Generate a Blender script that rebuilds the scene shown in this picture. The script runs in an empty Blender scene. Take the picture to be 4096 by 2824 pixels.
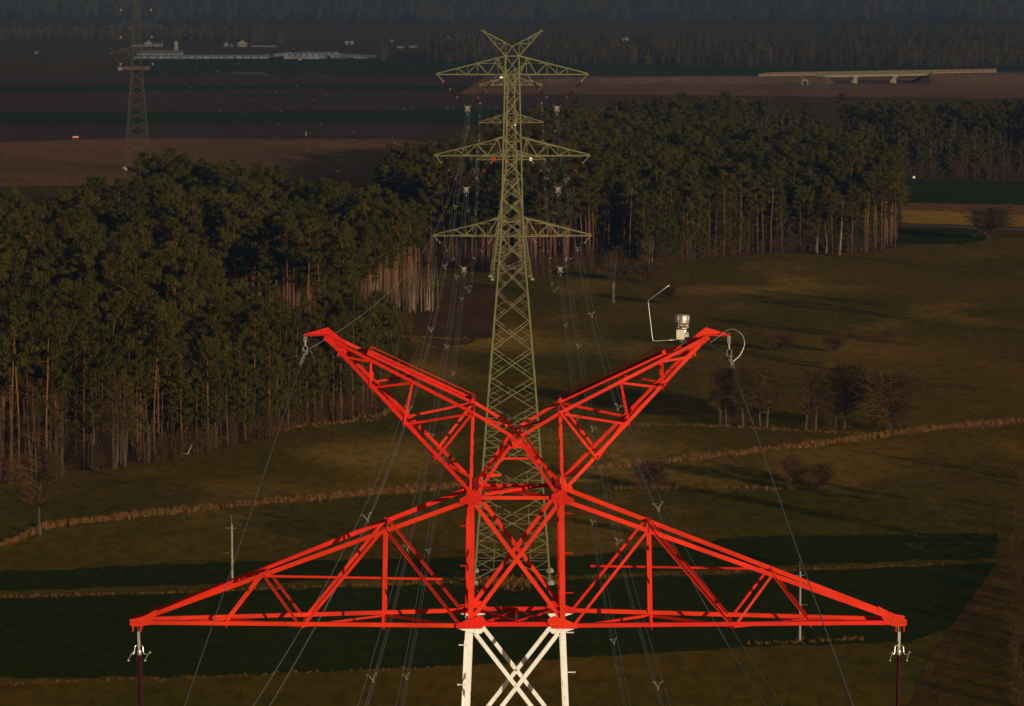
import bpy, bmesh, math, random
from mathutils import Vector, Matrix, Euler
R = math.radians
random.seed(7)
SC = bpy.context.scene
# ------------------------------------------------------------------ camera
F = 15100.0                      # focal length in pixels of the 4096 wide photograph
CAMZ = 74.2
PITCH = math.atan(1562.0 / F)
cam_d = bpy.data.cameras.new("camera")
cam = bpy.data.objects.new("camera", cam_d)
SC.collection.objects.link(cam)
cam.location = (0, 0, CAMZ)
cam.rotation_euler = (math.pi / 2 - PITCH, 0, 0)
cam_d.sensor_width = 36.0
cam_d.lens = 36.0 * F / 4096.0
cam_d.clip_start = 0.5
cam_d.clip_end = 40000
cam_d.dof.use_dof = True
cam_d.dof.focus_distance = 66.5
cam_d.dof.aperture_fstop = 9.0
SC.camera = cam
# ------------------------------------------------------------------ sky, sun, exposure
SUN_EL, SUN_AZ = R(8.0), R(33.0)           # sun behind the camera and to its right
w = bpy.data.worlds.new("World"); SC.world = w; w.use_nodes = True
nt = w.node_tree
sky = nt.nodes.new("ShaderNodeTexSky"); sky.sky_type = 'NISHITA'; sky.sun_disc = False
sky.sun_elevation = SUN_EL; sky.sun_rotation = math.pi - SUN_AZ
sky.air_density = 1.0; sky.dust_density = 1.0
nt.links.new(sky.outputs[0], nt.nodes["Background"].inputs[0])
nt.nodes["Background"].inputs[1].default_value = 0.05
sd = bpy.data.lights.new("sun", 'SUN'); sd.energy = 4.1; sd.angle = R(0.5); sd.color = (1.0, 0.80, 0.53)
sun = bpy.data.objects.new("sun", sd); SC.collection.objects.link(sun)
tosun = Vector((math.sin(SUN_AZ) * math.cos(SUN_EL), -math.cos(SUN_AZ) * math.cos(SUN_EL), math.sin(SUN_EL)))
sun.rotation_euler = tosun.to_track_quat('Z', 'Y').to_euler()
SC.view_settings.view_transform = 'Standard'; SC.view_settings.look = 'None'
SC.view_settings.exposure = 0.0; SC.view_settings.gamma = 1.0
SC.cycles.volume_bounces = 0
SC.cycles.max_bounces = 5
SC.cycles.diffuse_bounces = 2

# ------------------------------------------------------------------ helpers
CP, SP = math.cos(PITCH), math.sin(PITCH)
def ray(u, v):
    a = (u - 2048) / F; b = -(v - 1412) / F
    return Vector((a, CP + b * SP, -SP + b * CP))
def at(u, v, Y):                    # point on the ray of pixel (u,v) at distance Y
    d = ray(u, v); s = Y / d.y
    return Vector((d.x * s, Y, CAMZ + d.z * s))
def gp(u, v, z=0.0):                # ground point seen at pixel (u,v)
    d = ray(u, v); s = (z - CAMZ) / d.z
    return Vector((d.x * s, d.y * s, z))
def OV(x, y): return (x * 1.7693, y * 1.7693)

class MB:
    def __init__(s): s.v = []; s.f = []; s.m = []
    def add(s, vs, fs, m=0):
        o = len(s.v); s.v.extend(tuple(p) for p in vs)
        for f in fs: s.f.append(tuple(i + o for i in f)); s.m.append(m)
    def loft(s, rings, m=0, caps=True):
        n = len(rings[0]); o = len(s.v)
        for r in rings: s.v.extend(tuple(p) for p in r)
        for k in range(len(rings) - 1):
            for i in range(n):
                j = (i + 1) % n
                s.f.append((o + k*n + i, o + k*n + j, o + (k+1)*n + j, o + (k+1)*n + i)); s.m.append(m)
        if caps:
            s.f.append(tuple(o + i for i in reversed(range(n)))); s.m.append(m)
            s.f.append(tuple(o + (len(rings)-1)*n + i for i in range(n))); s.m.append(m)
    def box(s, c, d, m=0, rz=0.0):
        cx, cy, cz = c; a, b, h = d[0]/2, d[1]/2, d[2]/2
        co, si = math.cos(rz), math.sin(rz)
        vs = []
        for z in (-h, h):
            for x, y in ((-a, -b), (a, -b), (a, b), (-a, b)):
                vs.append((cx + x*co - y*si, cy + x*si + y*co, cz + z))
        s.add(vs, [(3,2,1,0),(4,5,6,7),(0,1,5,4),(1,2,6,5),(2,3,7,6),(3,0,4,7)], m)
    def bar(s, p0, p1, w_, h_=None, up=(0, -1, 0), m=0):
        p0 = Vector(p0); p1 = Vector(p1); h_ = h_ or w_
        a = (p1 - p0).normalized(); n = Vector(up)
        if abs(a.dot(n)) > 0.98: n = Vector((1, 0, 0))
        sv = a.cross(n).normalized() * (w_/2); nv = sv.cross(a).normalized() * (h_/2)
        s.loft([[p - sv - nv, p + sv - nv, p + sv + nv, p - sv + nv] for p in (p0, p1)], m)
    def tube(s, pts, r, n=8, m=0, caps=True):
        pts = [Vector(p) for p in pts]; k = len(pts)
        rs = r if isinstance(r, (list, tuple)) else [r]*k
        rings = []; prev = None
        for i, p in enumerate(pts):
            t = (pts[min(i+1, k-1)] - pts[max(i-1, 0)]).normalized()
            if prev is None:
                ref = Vector((0, 0, 1)) if abs(t.z) < 0.9 else Vector((1, 0, 0))
                x = t.cross(ref).normalized()
            else:
                x = (prev - t * prev.dot(t)).normalized()
            prev = x; y = t.cross(x)
            rings.append([p + (x*math.cos(2*math.pi*j/n) + y*math.sin(2*math.pi*j/n))*rs[i] for j in range(n)])
        s.loft(rings, m, caps)
    def lathe(s, base, axis, prof, n=12, m=0):
        base = Vector(base); t = Vector(axis).normalized()
        ref = Vector((0, 0, 1)) if abs(t.z) < 0.9 else Vector((1, 0, 0))
        x = t.cross(ref).normalized(); y = t.cross(x)
        rings = [[base + t*h + (x*math.cos(2*math.pi*j/n) + y*math.sin(2*math.pi*j/n))*r for j in range(n)] for h, r in prof]
        s.loft(rings, m)
    def ball(s, c, r, m=0, n=8, k=5):
        prof = [(-r*math.cos(math.pi*i/k), max(r*math.sin(math.pi*i/k), r*0.02)) for i in range(k+1)]
        s.lathe(c, (0, 0, 1), prof, n, m)
    def angle(s, p0, p1, w_, t=0.008, n=(0, -1, 0), edge=1, away=True, off=0.0, m=0):
        """L-section steel member: one flange in the face, one across it"""
        p0 = Vector(p0); p1 = Vector(p1); a = (p1 - p0).normalized(); n = Vector(n)
        if abs(a.dot(n)) > 0.97: n = Vector((0, 0, 1))
        sv = a.cross(n).normalized(); nv = sv.cross(a).normalized()
        if nv.dot(n) < 0: nv = -nv
        h = w_/2; e = edge
        if away: q = [(-h*e, 0), (h*e, 0), (h*e, -w_), ((h-t)*e, -w_), ((h-t)*e, -t), (-h*e, -t)]
        else:    q = [(-h*e, 0), ((h-t)*e, 0), ((h-t)*e, w_*0.8), (h*e, w_*0.8), (h*e, -t), (-h*e, -t)]
        s.loft([[p + sv*x + nv*(y + off) for x, y in q] for p in (p0, p1)], m)
    def plate(s, pts, n, th, m=0):
        n = Vector(n).normalized()*th
        s.loft([[Vector(p) for p in pts], [Vector(p) + n for p in pts]], m)
    def build(s, name, mats, parent=None, smooth=False):
        me = bpy.data.meshes.new(name); me.from_pydata(s.v, [], s.f)
        for mt in (mats if isinstance(mats, (list, tuple)) else [mats]):
            if mt: me.materials.append(mt)
        me.polygons.foreach_set("material_index", s.m)
        if smooth: me.polygons.foreach_set("use_smooth", [True]*len(me.polygons))
        bm = bmesh.new(); bm.from_mesh(me); bmesh.ops.recalc_face_normals(bm, faces=bm.faces) if len(s.f) < 20000 else None
        bm.to_mesh(me); bm.free(); me.update()
        o = bpy.data.objects.new(name, me); SC.collection.objects.link(o)
        if parent is not None: o.parent = parent
        return o
def tag(o, label=None, cat=None, group=None, kind=None):
    if label: o["label"] = label
    if cat: o["category"] = cat
    if group: o["group"] = group
    if kind: o["kind"] = kind
    return o
def empty(name, loc=(0, 0, 0), rz=0.0):
    o = bpy.data.objects.new(name, None); SC.collection.objects.link(o)
    o.location = loc; o.rotation_euler = (0, 0, rz); o.empty_display_size = 0.5
    return o

# ------------------------------------------------------------------ materials
def mat(name, col, rough=0.7, var=0.0, scale=1.0, col2=None, metal=0.0, bump=0.0, bscale=None, detail=4.0, stretch=None, spec=0.3):
    m = bpy.data.materials.new(name); m.use_nodes = True
    t = m.node_tree; b = t.nodes["Principled BSDF"]
    b.inputs["Base Color"].default_value = (*col, 1); b.inputs["Roughness"].default_value = rough
    b.inputs["Metallic"].default_value = metal; b.inputs["Specular IOR Level"].default_value = spec
    if var > 0 or bump > 0:
        geo = t.nodes.new("ShaderNodeNewGeometry"); mp = t.nodes.new("ShaderNodeMapping")
        t.links.new(geo.outputs["Position"], mp.inputs[0])
        if stretch: mp.inputs["Scale"].default_value = stretch
    if var > 0:
        nz = t.nodes.new("ShaderNodeTexNoise"); nz.inputs["Scale"].default_value = scale; nz.inputs["Detail"].default_value = detail
        t.links.new(mp.outputs[0], nz.inputs[0])
        rp = t.nodes.new("ShaderNodeValToRGB"); rp.color_ramp.elements[0].position = 0.32; rp.color_ramp.elements[1].position = 0.68
        c2 = col2 or tuple(c*(1-var) for c in col)
        c1 = col if col2 else tuple(min(c*(1+var), 0.95) for c in col)
        rp.color_ramp.elements[0].color = (*c2, 1); rp.color_ramp.elements[1].color = (*c1, 1)
        t.links.new(nz.outputs[0], rp.inputs[0]); t.links.new(rp.outputs[0], b.inputs["Base Color"])
    if bump > 0:
        n2 = t.nodes.new("ShaderNodeTexNoise"); n2.inputs["Scale"].default_value = bscale or scale; n2.inputs["Detail"].default_value = 5
        t.links.new(mp.outputs[0], n2.inputs[0])
        bp = t.nodes.new("ShaderNodeBump"); bp.inputs["Strength"].default_value = 1.0; bp.inputs["Distance"].default_value = bump
        t.links.new(n2.outputs[0], bp.inputs["Height"]); t.links.new(bp.outputs[0], b.inputs["Normal"])
    return m
def fieldmat(name, c1, c2, big=0.02, fine=0.35, bump=0.12, third=None, patches=(), lit_col=None):
    """ground cover: large soft patches + fine mottling + relief"""
    m = bpy.data.materials.new(name); m.use_nodes = True; t = m.node_tree; b = t.nodes["Principled BSDF"]
    b.inputs["Roughness"].default_value = 1.0; b.inputs["Specular IOR Level"].default_value = 0.0
    geo = t.nodes.new("ShaderNodeNewGeometry")
    def noise(sc, det, stretch=(1, 1, 1), rough=0.55):
        mp = t.nodes.new("ShaderNodeMapping"); mp.inputs["Scale"].default_value = stretch
        t.links.new(geo.outputs["Position"], mp.inputs[0])
        n = t.nodes.new("ShaderNodeTexNoise"); n.inputs["Scale"].default_value = sc; n.inputs["Detail"].default_value = det
        n.inputs["Roughness"].default_value = rough
        t.links.new(mp.outputs[0], n.inputs[0]); return n
    def mix(fac, a, bb):
        x = t.nodes.new("ShaderNodeMix"); x.data_type = 'RGBA'
        if isinstance(fac, float): x.inputs[0].default_value = fac
        else: t.links.new(fac, x.inputs[0])
        for k, s_ in ((6, a), (7, bb)):
            if isinstance(s_, tuple): x.inputs[k].default_value = (*s_, 1)
            else: t.links.new(s_, x.inputs[k])
        return x.outputs[2]
    def ramp(sock, lo, hi):
        r_ = t.nodes.new("ShaderNodeMapRange"); r_.inputs[1].default_value = lo; r_.inputs[2].default_value = hi
        t.links.new(sock, r_.inputs[0]); return r_.outputs[0]
    n1 = noise(big, 5, (1, 0.55, 1)); c = mix(ramp(n1.outputs[0], 0.38, 0.62), c1, c2)
    if third:
        n3 = noise(big*2.3, 6, (0.8, 0.35, 1)); c = mix(ramp(n3.outputs[0], 0.55, 0.70), c, third)
    if patches:          # golden sunlit areas put into the grass colour at set places, ragged edges
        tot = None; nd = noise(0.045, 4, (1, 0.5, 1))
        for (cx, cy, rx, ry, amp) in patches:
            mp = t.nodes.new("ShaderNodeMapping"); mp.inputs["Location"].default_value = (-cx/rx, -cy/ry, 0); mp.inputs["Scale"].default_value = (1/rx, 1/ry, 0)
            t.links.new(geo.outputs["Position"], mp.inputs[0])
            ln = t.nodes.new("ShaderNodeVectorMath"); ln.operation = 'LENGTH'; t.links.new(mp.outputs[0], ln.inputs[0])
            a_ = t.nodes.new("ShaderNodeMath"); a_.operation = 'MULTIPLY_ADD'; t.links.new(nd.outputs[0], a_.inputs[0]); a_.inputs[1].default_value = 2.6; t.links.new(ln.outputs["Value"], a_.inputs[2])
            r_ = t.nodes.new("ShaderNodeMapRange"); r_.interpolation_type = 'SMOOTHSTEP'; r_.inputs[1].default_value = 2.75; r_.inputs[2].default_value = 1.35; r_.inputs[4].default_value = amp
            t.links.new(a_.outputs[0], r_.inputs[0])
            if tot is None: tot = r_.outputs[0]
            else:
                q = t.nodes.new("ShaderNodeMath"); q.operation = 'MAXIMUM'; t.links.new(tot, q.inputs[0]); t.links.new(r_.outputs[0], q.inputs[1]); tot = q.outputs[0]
        c = mix(tot, c, lit_col)
    n2 = noise(fine, 6, (1, 0.35, 1), 0.7); dark = mix(0.33, c, (0.01, 0.012, 0.002))
    lite = mix(0.12, c, (0.22, 0.14, 0.03))
    c = mix(ramp(n2.outputs[0], 0.42, 0.54), dark, c); c = mix(ramp(n2.outputs[0], 0.56, 0.72), c, lite)
    t.links.new(c, b.inputs["Base Color"])
    if bump:
        n4 = noise(fine*1.6, 6, (1, 0.5, 1), 0.65); bp = t.nodes.new("ShaderNodeBump"); bp.inputs["Distance"].default_value = bump
        bp.inputs["Strength"].default_value = 1.0
        t.links.new(n4.outputs[0], bp.inputs["Height"]); t.links.new(bp.outputs[0], b.inputs["Normal"])
    return m

M = {}
M['red'] = mat('red_paint', (0.60, 0.017, 0.0055), 0.65, 0.22, 1.3, bump=0.002, bscale=30, spec=0.18)
M['white'] = mat('white_paint', (0.78, 0.77, 0.76), 0.5, 0.08, 4.0, bump=0.002, bscale=30)
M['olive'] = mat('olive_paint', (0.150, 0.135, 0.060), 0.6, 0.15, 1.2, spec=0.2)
M['olivedark'] = mat('dark_olive_paint', (0.048, 0.039, 0.021), 0.7, 0.15, 1.2, spec=0.15)  # darker olive, used for the far left pylon only
M['galv'] = mat('galvanised_steel', (0.42, 0.42, 0.40), 0.42, 0.15, 20, metal=0.6)
M['galvdark'] = mat('weathered_steel', (0.17, 0.17, 0.16), 0.5, 0.25, 30, metal=0.5)
M['alu'] = mat('aluminium', (0.55, 0.53, 0.50), 0.35, 0.10, 25, metal=0.7)
M['spacer'] = mat('cast_aluminium', (0.21, 0.195, 0.165), 0.7)
M['brass'] = mat('brass', (0.50, 0.33, 0.12), 0.3, metal=0.9)
M['darkglass'] = mat('dark_glass', (0.03, 0.03, 0.03), 0.12, spec=0.6)
M['black'] = mat('black_plastic', (0.02, 0.02, 0.022), 0.5)
M['boxgrey'] = mat('light_grey_enamel', (0.56, 0.54, 0.48), 0.45, 0.06, 20)
M['wire'] = mat('wire_strand', (0.19, 0.18, 0.175), 0.6, metal=0.3)
M['insul'] = mat('brown_insulator', (0.038, 0.006, 0.005), 0.25, spec=0.5)
M['concrete'] = mat('concrete', (0.26, 0.245, 0.21), 0.9, 0.2, 2.5, bump=0.01)
M['signred'] = mat('sign_red', (0.55, 0.012, 0.008), 0.4)
M['signwhite'] = mat('sign_white', (0.78, 0.78, 0.78), 0.4)
M['signorange'] = mat('sign_orange', (0.65, 0.25, 0.04), 0.4)
for k_ in ('red', 'white'):          # every member came out of the paint shop a little different
    t = M[k_].node_tree; b = t.nodes["Principled BSDF"]; src = b.inputs["Base Color"].links[0].from_socket
    oi = t.nodes.new("ShaderNodeObjectInfo"); hs = t.nodes.new("ShaderNodeHueSaturation"); mr = t.nodes.new("ShaderNodeMapRange")
    mr.inputs[3].default_value = 0.93; mr.inputs[4].default_value = 1.05
    m2 = t.nodes.new("ShaderNodeMapRange"); m2.inputs[3].default_value = 0.498; m2.inputs[4].default_value = 0.503
    t.links.new(oi.outputs["Random"], mr.inputs[0]); t.links.new(oi.outputs["Random"], m2.inputs[0])
    t.links.new(mr.outputs[0], hs.inputs["Value"]); t.links.new(m2.outputs[0], hs.inputs["Hue"]); t.links.new(src, hs.inputs["Color"])
    g_ = t.nodes.new("ShaderNodeNewGeometry"); n_ = t.nodes.new("ShaderNodeTexNoise"); n_.inputs["Scale"].default_value = 9.0; n_.inputs["Detail"].default_value = 6
    t.links.new(g_.outputs["Position"], n_.inputs[0]); r2 = t.nodes.new("ShaderNodeMapRange"); r2.inputs[1].default_value = 0.62; r2.inputs[2].default_value = 0.72; r2.inputs[4].default_value = 0.45
    t.links.new(n_.outputs[0], r2.inputs[0]); mx = t.nodes.new("ShaderNodeMix"); mx.data_type = 'RGBA'
    t.links.new(r2.outputs[0], mx.inputs[0]); t.links.new(hs.outputs[0], mx.inputs[6]); mx.inputs[7].default_value = (0.36, 0.020, 0.010, 1) if k_ == 'red' else (0.45, 0.40, 0.33, 1)
    t.links.new(mx.outputs[2], b.inputs["Base Color"])
M['bark'] = None

# ------------------------------------------------------------------ ground, fields
def hill(x, y):
    h = 0.0
    if y > 4300:
        t = min(1.0, (y - 4300)/4500.0); t = t*t*(3 - 2*t)
        h = 95*t*(0.85 + 0.25*math.sin(x/700.0 + 0.6) + 0.12*math.sin(x/260.0 + y/900.0))
    return h
def grid_ground():
    mb = MB()
    ys = [-380, -200, 0, 200, 400, 600, 900, 1300, 2000, 3000, 4000] + [4300 + 200*i for i in range(44)]
    xs = [-4500 + 180*i for i in range(51)]
    for y in ys:
        for x in xs: mb.v.append((x, y, hill(x, y)))
    n = len(xs)
    for j in range(len(ys) - 1):
        for i in range(n - 1):
            mb.f.append((j*n + i, j*n + i + 1, (j+1)*n + i + 1, (j+1)*n + i)); mb.m.append(0)
    return mb
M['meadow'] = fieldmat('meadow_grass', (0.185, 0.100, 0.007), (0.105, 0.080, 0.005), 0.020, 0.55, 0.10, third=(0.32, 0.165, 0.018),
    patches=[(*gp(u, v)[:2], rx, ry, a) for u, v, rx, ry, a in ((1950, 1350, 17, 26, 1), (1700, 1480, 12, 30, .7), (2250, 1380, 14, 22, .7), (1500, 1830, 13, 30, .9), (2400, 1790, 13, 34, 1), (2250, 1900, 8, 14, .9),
             (3000, 1158, 26, 16, .9), (3300, 1850, 16, 20, .5), (1100, 1960, 14, 16, .5), (2700, 1900, 16, 14, .7), (3400, 1400, 20, 24, .35))], lit_col=(0.40, 0.215, 0.032))  # bright ellipses stand in for sunlight on the meadow
M['crop'] = fieldmat('winter_crop', (0.030, 0.041, 0.0025), (0.037, 0.047, 0.003), 0.03, 0.8, 0.04)
M['crop2'] = fieldmat('young_crop', (0.032, 0.046, 0.006), (0.040, 0.050, 0.007), 0.01, 0.5, 0.04)
M['plough'] = fieldmat('ploughed_soil', (0.110, 0.056, 0.036), (0.082, 0.048, 0.032), 0.012, 0.4, 0.10)
M['stubble'] = fieldmat('dry_stubble', (0.30, 0.135, 0.048), (0.20, 0.095, 0.034), 0.015, 0.4, 0.12)
M['olivegrass'] = fieldmat('olive_grass', (0.115, 0.085, 0.005), (0.185, 0.110, 0.008), 0.02, 0.55, 0.10, third=(0.30, 0.16, 0.018))
M['browngrass'] = fieldmat('brown_grass', (0.125, 0.068, 0.007), (0.085, 0.055, 0.006), 0.03, 0.55, 0.10)
M['duff'] = fieldmat('forest_floor', (0.15, 0.068, 0.022), (0.10, 0.050, 0.018), 0.06, 0.6, 0.12)
M['road'] = mat('asphalt', (0.085, 0.080, 0.088), 0.85, 0.1, 0.5)
M['hillwood'] = fieldmat('hill_ground', (0.040, 0.050, 0.026), (0.060, 0.058, 0.032), 0.003, 0.03, 0.0)
g = grid_ground().build('ground', M['browngrass']); g["kind"] = "structure"
def sheet(name, uv, m, z, frac=6, ov=True):
    """field outline given on the photograph, laid flat on the ground"""
    c_ = [gp(*(OV(*p) if ov else p), z) for p in uv]; pts = []
    rr = random.Random(len(uv)*7 + int(uv[0][1]))
    for a, b in zip(c_, c_[1:] + c_[:1]):                     # ragged field margins
        n = max(1, min(90, int((b - a).length/(a.y*0.003)))) if a.y < 2200 and name == 'field' else 1
        for i in range(n):
            q = a.lerp(b, i/n)
            if i: q.y += rr.gauss(0, 1)*q.y*0.0011; q.x += rr.gauss(0, 1)*0.25
            pts.append(q)
    mb = MB(); mb.v = [tuple(p) for p in pts]; mb.f = [tuple(range(len(pts)))]; mb.m = [0]
    o = mb.build(name, M[m]); o["kind"] = "structure"
    if o.data.polygons[0].normal.z < 0: o.data.flip_normals()
    return o
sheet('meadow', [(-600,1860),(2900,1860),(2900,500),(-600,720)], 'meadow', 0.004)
sheet('field', [(-600,1545),(500,1527),(1000,1507),(1700,1462),(2060,1452),(2190,1400),(2262,1270),(2050,1281),(1290,1312),(500,1337),(-600,1372)], 'crop', 0.010)
sheet('field', [(-600,1330),(0,1335),(530,1320),(1100,1302),(1290,1300),(2000,1270),(2250,1262),(2260,1205),(1700,1212),(1290,1258),(560,1268),(0,1292),(-600,1320)], 'crop', 0.009)
sheet('field', [(-600,1245),(0,1232),(100,1200),(300,1172),(600,1142),(1000,1110),(1400,1085),(1400,1110),(900,1165),(560,1262),(0,1288),(-600,1300)], 'olivegrass', 0.008)
sheet('path', [(2262,1260),(2150,1420),(2050,1600),(1990,1860),(2900,1860),(2900,1150),(2330,1150)], 'browngrass', 0.012)
sheet('path', [(880,720),(900,740),(905,790),(880,860),(855,905),(835,930),(870,930),(905,860),(935,800),(925,745),(905,715)], 'duff', 0.012)
sheet('field', [(930,660),(1060,640),(1130,650),(1125,760),(1000,790),(935,760)], 'duff', 0.007)
# right hand side beyond the wood
sheet('field', [(1950,404),(2900,418),(2900,470),(2315,463),(1950,455)], 'crop2', 0.03)
sheet('field', [(1950,456),(2315,464),(2900,474),(2900,520),(2315,515),(2020,500),(1950,498)], 'stubble', 0.02)
sheet('path', [(2190,1385),(2120,1490),(2075,1600),(2050,1700),(2035,1700),(2055,1600),(2098,1490),(2172,1385)], 'duff', 0.018)
sheet('path', [(2245,1300),(2262,1262),(2280,1262),(2262,1310),(2180,1440),(2110,1600),(2095,1700),(2085,1700),(2095,1600),(2160,1440)], 'duff', 0.022)
M['amber'] = fieldmat('amber_grass', (0.58, 0.30, 0.045), (0.42, 0.20, 0.035), 0.03, 0.4, 0.12)
sheet('field', [(1950,474),(2100,477),(2240,484),(2900,500),(2900,518),(2315,513),(2020,503),(1950,502)], 'amber', 0.028)
sheet('road', [(1950,505),(2100,508),(2315,517),(2900,533),(2900,538),(2315,521),(2100,511),(1950,509)], 'road', 0.035)
sheet('field', [(1950,512),(2230,520),(2245,540),(2180,552),(1950,550)], 'crop', 0.025)  # dark green left of the round tree, its shadow put into the ground colour
# distant fields to the left and centre
sheet('field', [(-900,420),(930,420),(1010,330),(900,314),(300,313),(200,315),(0,322),(-900,330)], 'stubble', 0.05)
sheet('field', [(-900,329),(0,321),(180,313),(950,312),(1050,285),(700,283),(0,283),(-900,285)], 'plough', 0.04)
sheet('field', [(-900,284),(0,282),(700,282),(1250,281),(1250,248),(700,250),(0,256),(-900,258)], 'crop2', 0.04)
sheet('field', [(-900,257),(0,255),(700,249),(1250,247),(1300,218),(700,206),(0,214),(-900,216)], 'plough', 0.05)
sheet('field', [(-900,212),(0,210),(500,203),(900,202),(1300,214),(1300,196),(700,190),(0,196),(-900,198)], 'crop2', 0.06)
sheet('field', [(-900,194),(0,192),(600,186),(1300,192),(1300,172),(700,168),(0,170),(-900,172)], 'plough', 0.06)
sheet('field', [(300,168),(700,166),(1100,170),(1712,171),(3000,171),(3000,150),(1712,152),(1100,140),(600,132),(300,134)], 'crop2', 0.08)
sheet('field', [(1040,212),(1500,214),(2000,220),(3000,225),(3000,174),(1712,174),(1100,172)], 'stubble', 0.07)
sheet('field', [(-900,168),(300,166),(300,136),(0,138),(-900,138)], 'browngrass', 0.07)

# ------------------------------------------------------------------ near pylon (red and white)
Y1 = 66.0
XC1 = (2066.7 - 2048) / F * Y1
T1 = empty('transmission_tower', (XC1, Y1, 0))
tag(T1, 'bright red and white painted lattice pylon in the foreground with V-shaped peak', 'pylon')
def hd_arm(x): return max(0.16, 0.80 - 0.64*(abs(x) - 0.8)/5.9) if abs(x) > 0.8 else 0.80
def hd_vee(x): return max(0.17, 0.80 - 0.62*(abs(x) - 0.9)/2.9) if abs(x) > 0.9 else 0.80
def node(dx, v, hdf, off=0.0):
    """front-face node measured on the photo -> (x, halfdepth, z), for the right side"""
    x = dx / 231.0
    for _ in range(3):
        hd = hdf(x); Y = Y1 - hd; p = at(2066.7 + dx, v, Y); x = p.x - XC1
    return (x, hd, p.z)
C1 = lambda dx, y, f=hd_vee: node(dx*0.8639, 1200 + 0.8639*y, f)
N = dict(
    TB=C1(207.5, 912), BB=C1(213, 1502), APX=C1(20, 632), APB=C1(14, 652), U1=C1(203, 522), U2=C1(482, 380), U3=C1(674, 285),
    TIP=C1(882, 172), L0=C1(214, 888), L1=C1(375, 738), L2=C1(522, 577), L3=C1(676, 407), L4=C1(812, 262),
    A0=node(180, 1999, hd_arm), M1=node(531, 2113, hd_arm), M2=node(1020, 2299, hd_arm), AT=node(1500, 2474, hd_arm),
    B0=node(186, 2503, hd_arm), B3=node(537, 2501, hd_arm), B2=node(863, 2496, hd_arm), B1=node(1170, 2493, hd_arm), BT=node(1540, 2490, hd_arm))
def P3(k, side, face, sx=1.0):
    x, h, z = N[k] if isinstance(k, str) else k
    return Vector((x*side*sx, face*h, z))
ZB = N['BB'][2]; ZT = N['TB'][2]; XB = N['BB'][0]
def halfw(z):                        # half width of the square body
    if z > ZB: return XB + (N['TB'][0] - XB)*(z - ZB)/(ZT - ZB)
    if z > 44: return XB + 0.043*(ZB - z)
    return XB + 0.043*(ZB - 44) + (4.6 - XB - 0.043*(ZB - 44))*(44 - z)/44
def colour(z):
    if z > ZB - 0.12: return 0
    return 1 if int((ZB - z)/8.4) % 2 == 0 else 0
RW = [M['red'], M['white']]
def body_nodes():
    zs = [ZT, ZB]
    z = ZB
    for d in (2.35, 2.15, 2.15, 2.15, 2.15, 2.15, 2.35, 2.6, 3.4, 3.8, 4.2, 4.6, 5.0, 5.4, 5.8):
        z -= d; zs.append(z)
    zs.append(0.5)
    return zs
ZS = body_nodes()
for sx in (-1, 1):
    for sy in (-1, 1):
        mb = MB()
        lv = sorted(set([ZT + 0.02, ZB - 0.12] + [ZB - 8.4*k for k in range(1, 8)] + [44.0, 0.2]), reverse=True)
        for a, b in zip(lv, lv[1:]):
            bo = (-0.062 if sx < 0 else -0.012) if sy > 0 else 0.0
            pa = Vector((sx*halfw(a) + bo, sy*halfw(a)*0.98, a)); pb = Vector((sx*halfw(b) + bo, sy*halfw(b)*0.98, b))
            # corner of the L at the tower corner, flanges running inward
            wl = 0.094 if a > 50 else 0.16; t = 0.012
            q = [(0, 0), (-wl, 0), (-wl, -t), (-t, -t), (-t, -wl), (0, -wl)]
            mb.loft([[p + Vector((sx*(x + wl/2), sy*(y), 0)) for x, y in q] for p in (pa, pb)], colour(b + 0.01))
        leg = mb.build('leg', RW, T1)
        if sy == -1:
            for k in range(9):
                z = ZT - 0.30 - 0.70*k - (0.22 if sx < 0 else 0)
                x = sx*(halfw(z) + 0.053)
                bb = MB(); y = -halfw(z)*0.98 + 0.035
                bb.tube([(x, y, z), (x + sx*0.125, y, z)], 0.010, 6, 1 if z < ZB else 0)
                bb.lathe((x + sx*0.122, y, z), (sx, 0, 0), [(0, 0.019), (0.012, 0.019)], 6, 1 if z < ZB else 0)
                bb.build('step_bolt', RW, leg)
# X bracing in the four faces
def brace_x(za, zb, face, off):
    """face: 0 front,1 back,2 left,3 right"""
    mb = MB()
    wa, wb = halfw(za) - 0.03, halfw(zb) - 0.03
    m = colour(zb + 0.05)
    wd = 0.072 if za > 45 else 0.10
    def pt(s, z, w_):
        h = w_*0.98
        return {0: Vector((s*w_, -h, z)), 1: Vector((s*w_, h, z)), 2: Vector((-w_, s*h, z)), 3: Vector((w_, s*h, z))}[face]
    nrm = {0: (0, -1, 0), 1: (0, -1, 0), 2: (-1, 0, 0), 3: (1, 0, 0)}[face]
    o1, o2 = {0: (-0.016, -0.003), 1: (0.0, 0.013), 2: (0.052, 0.064), 3: (0.052, 0.064)}[face]
    mb.angle(pt(-1, za, wa), pt(1, zb, wb), wd, 0.008, nrm, 1, True, o1, m)
    mb.angle(pt(1, za, wa), pt(-1, zb, wb), wd, 0.008, nrm, 1, False if face == 9 else True, o2, m)
    c = (pt(-1, za, wa) + pt(1, zb, wb))/2
    k = wa/(wa + wb); c = pt(-1, za, wa).lerp(pt(1, zb, wb), k)
    nv = Vector(nrm); mb.lathe(c + nv*(o2 + 0.001), nv, [(0, 0.014), (0.012, 0.014)], 6, m)
    return mb
for i, (za, zb) in enumerate(zip(ZS, ZS[1:])):
    for f_ in range(4):
        if i == 0 and f_ > 1: a_, b_ = za - 0.08, zb + 0.08
        else: a_, b_ = za - 0.10, zb + 0.10
        brace_x(a_, b_, f_, 0).build('cross_brace', RW, T1)
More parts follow.
